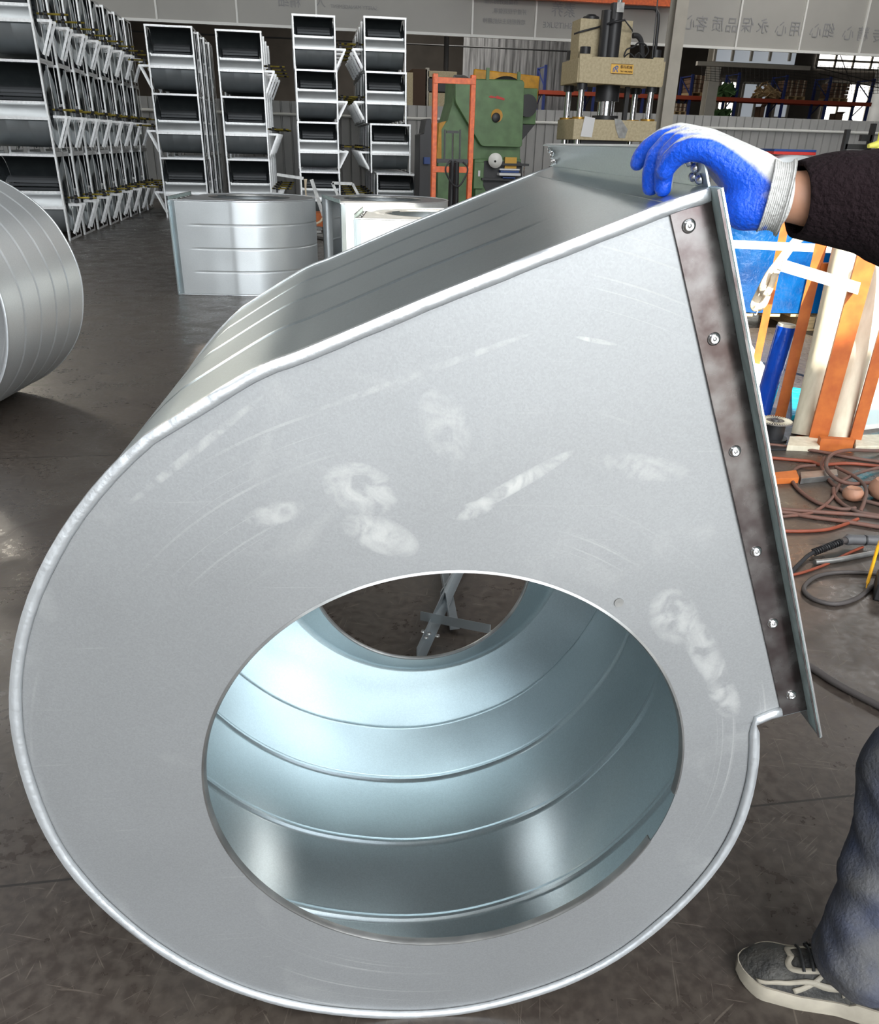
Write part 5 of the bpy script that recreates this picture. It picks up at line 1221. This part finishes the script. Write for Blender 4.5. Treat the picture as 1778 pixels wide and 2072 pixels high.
# shoe
def shoe(toe, heel, wscale=1.0):
    ax = (heel-toe); Ls = ax.length; ax.normalize(); sd2 = V((0, 0, 1)).cross(ax).normalized()
    root = bpy.data.objects.new('shoe', None); COL.objects.link(root); root.parent = person; root.empty_display_size = .05
    mx = M(((ax.x, sd2.x, 0, toe.x), (ax.y, sd2.y, 0, toe.y), (0, 0, 1, 0), (0, 0, 0, 1)))
    hw_ = lambda s: .052*min(1, (s/.16)**.5 if s < .16 else 1)*(1-.20*max(0, min(1, (s-.38)/.25))+.10*max(0, (s-.63)/.3))*(1 if s < .93 else max(.45, 1-(s-.93)*7))
    top = lambda s: .036+.040*min(1, (s/.22))**.8+(.045*max(0, min(1, (s-.30)/.30)))
    rows = []; srows = []
    for i in range(29):
        s = max(.004, i/28); w = hw_(s); t = top(s); zt_ = .030; row = []
        for k in range(17):
            a = pi*k/16; ww = w*.93*(1 if sin(a) < .3 else 1); zz = zt_+(t-zt_)*sin(a)**.72; row.append((s*Ls, ww*cos(a)*(1 if zz < .05 else 1-.35*max(0, (zz-.05)/.09)), zz))
        rows.append(row)
        zb = .012*max(0, 1-s/.14)**2
        srows.append([(s*Ls, w*1.04, zb), (s*Ls, w*1.08, .016+zb), (s*Ls, w*1.0, .034+.008*(s > .7)+zb*.4), (s*Ls, -w*1.0, .034+.008*(s > .7)+zb*.4), (s*Ls, -w*1.08, .016+zb), (s*Ls, -w*1.04, zb)])
    up = MB(); up.grid([[mx @ V(p) for p in r] for r in rows]); up.build('upper', 'shoe_mesh', root, smooth=60)
    so_ = MB(); so_.grid([[mx @ V(p) for p in r+[r[0]]] for r in srows]); so_.add([mx @ V(p) for p in srows[0]], [tuple(range(6))]); so_.add([mx @ V(p) for p in srows[-1]], [tuple(range(6))]); so_.build('sole', 'shoe_trim', root, smooth=30)
    def onup(s, a, off=.0015):               # a: 0..1 across the upper, 0 = near side
        f = a*16; s2 = s*28; i = min(27, int(s2)); k = min(15, int(f)); u, v = s2-i, f-k
        P = [V(rows[i][k]), V(rows[i+1][k]), V(rows[i][k+1]), V(rows[i+1][k+1])]; p = (P[0]*(1-u)+P[1]*u)*(1-v)+(P[2]*(1-u)+P[3]*u)*v
        n_ = (P[1]-P[0]).cross(P[2]-P[0]); n_ = n_.normalized() if n_.length > 0 else V((0, 0, 1))
        if n_.dot(p-V((s*Ls, 0, .03))) < 0: n_ = -n_
        return mx @ (p+n_*off)
    def trim(pts, w, m='shoe_trim', nm='trim'):
        P = catmull([V((*q, 0)) for q in pts], 5); A2 = []; B2 = []
        for i, p in enumerate(P):
            dd = (P[min(i+1, len(P)-1)]-P[max(i-1, 0)]).normalized(); s_ = V((-dd.y*.55, dd.x, 0)) if True else 0
            A2.append(onup(min(.99, max(.01, p.x+s_.x*w)), min(.99, max(.01, p.y+s_.y*w)))); B2.append(onup(min(.99, max(.01, p.x-s_.x*w)), min(.99, max(.01, p.y-s_.y*w))))
        MB().strip(A2, B2).build(nm, m, root, solid=.0022, smooth=60)
    for sgn in (0, 1):
        f = (lambda a: a) if sgn == 0 else (lambda a: 1-a)
        trim([(.31, f(.50)), (.29, f(.38)), (.33, f(.30)), (.46, f(.27)), (.60, f(.25)), (.74, f(.30))], .035)
        trim([(.12, f(.06)), (.26, f(.12)), (.40, f(.16)), (.54, f(.10)), (.70, f(.12)), (.90, f(.20))], .028)
        trim([(.34, f(.05)), (.44, f(.14)), (.50, f(.24))], .03)
        trim([(.62, f(.06)), (.72, f(.16)), (.84, f(.30))], .03)
    for k in range(4):
        s = .35+.052*k; MB().tube([onup(s+.02*(j % 2)*0+.035*(j/6), .27+.46*j/6, .004+.004*sin(pi*j/6)) for j in range(7)], .0032, 6).build('lace', 'lace', root)
    for a_, b_ in (((.40, .22), (.44, .05)), ((.43, .20), (.50, .06))):
        MB().tube([onup(a_[0]+(b_[0]-a_[0])*t, a_[1]+(b_[1]-a_[1])*t, .006+.006*sin(pi*t)) for t in (0, .25, .5, .75, 1)], .003, 6).build('lace_end', 'lace', root)
    return root
toe = gr(1484, 1962); toe.z = 0; heel = toe+(W_(.285, -.085, 0)); shoe(toe, heel)
tl = W_(1.00, .73, 0); shoe(tl, tl+W_(.29, .02, 0))
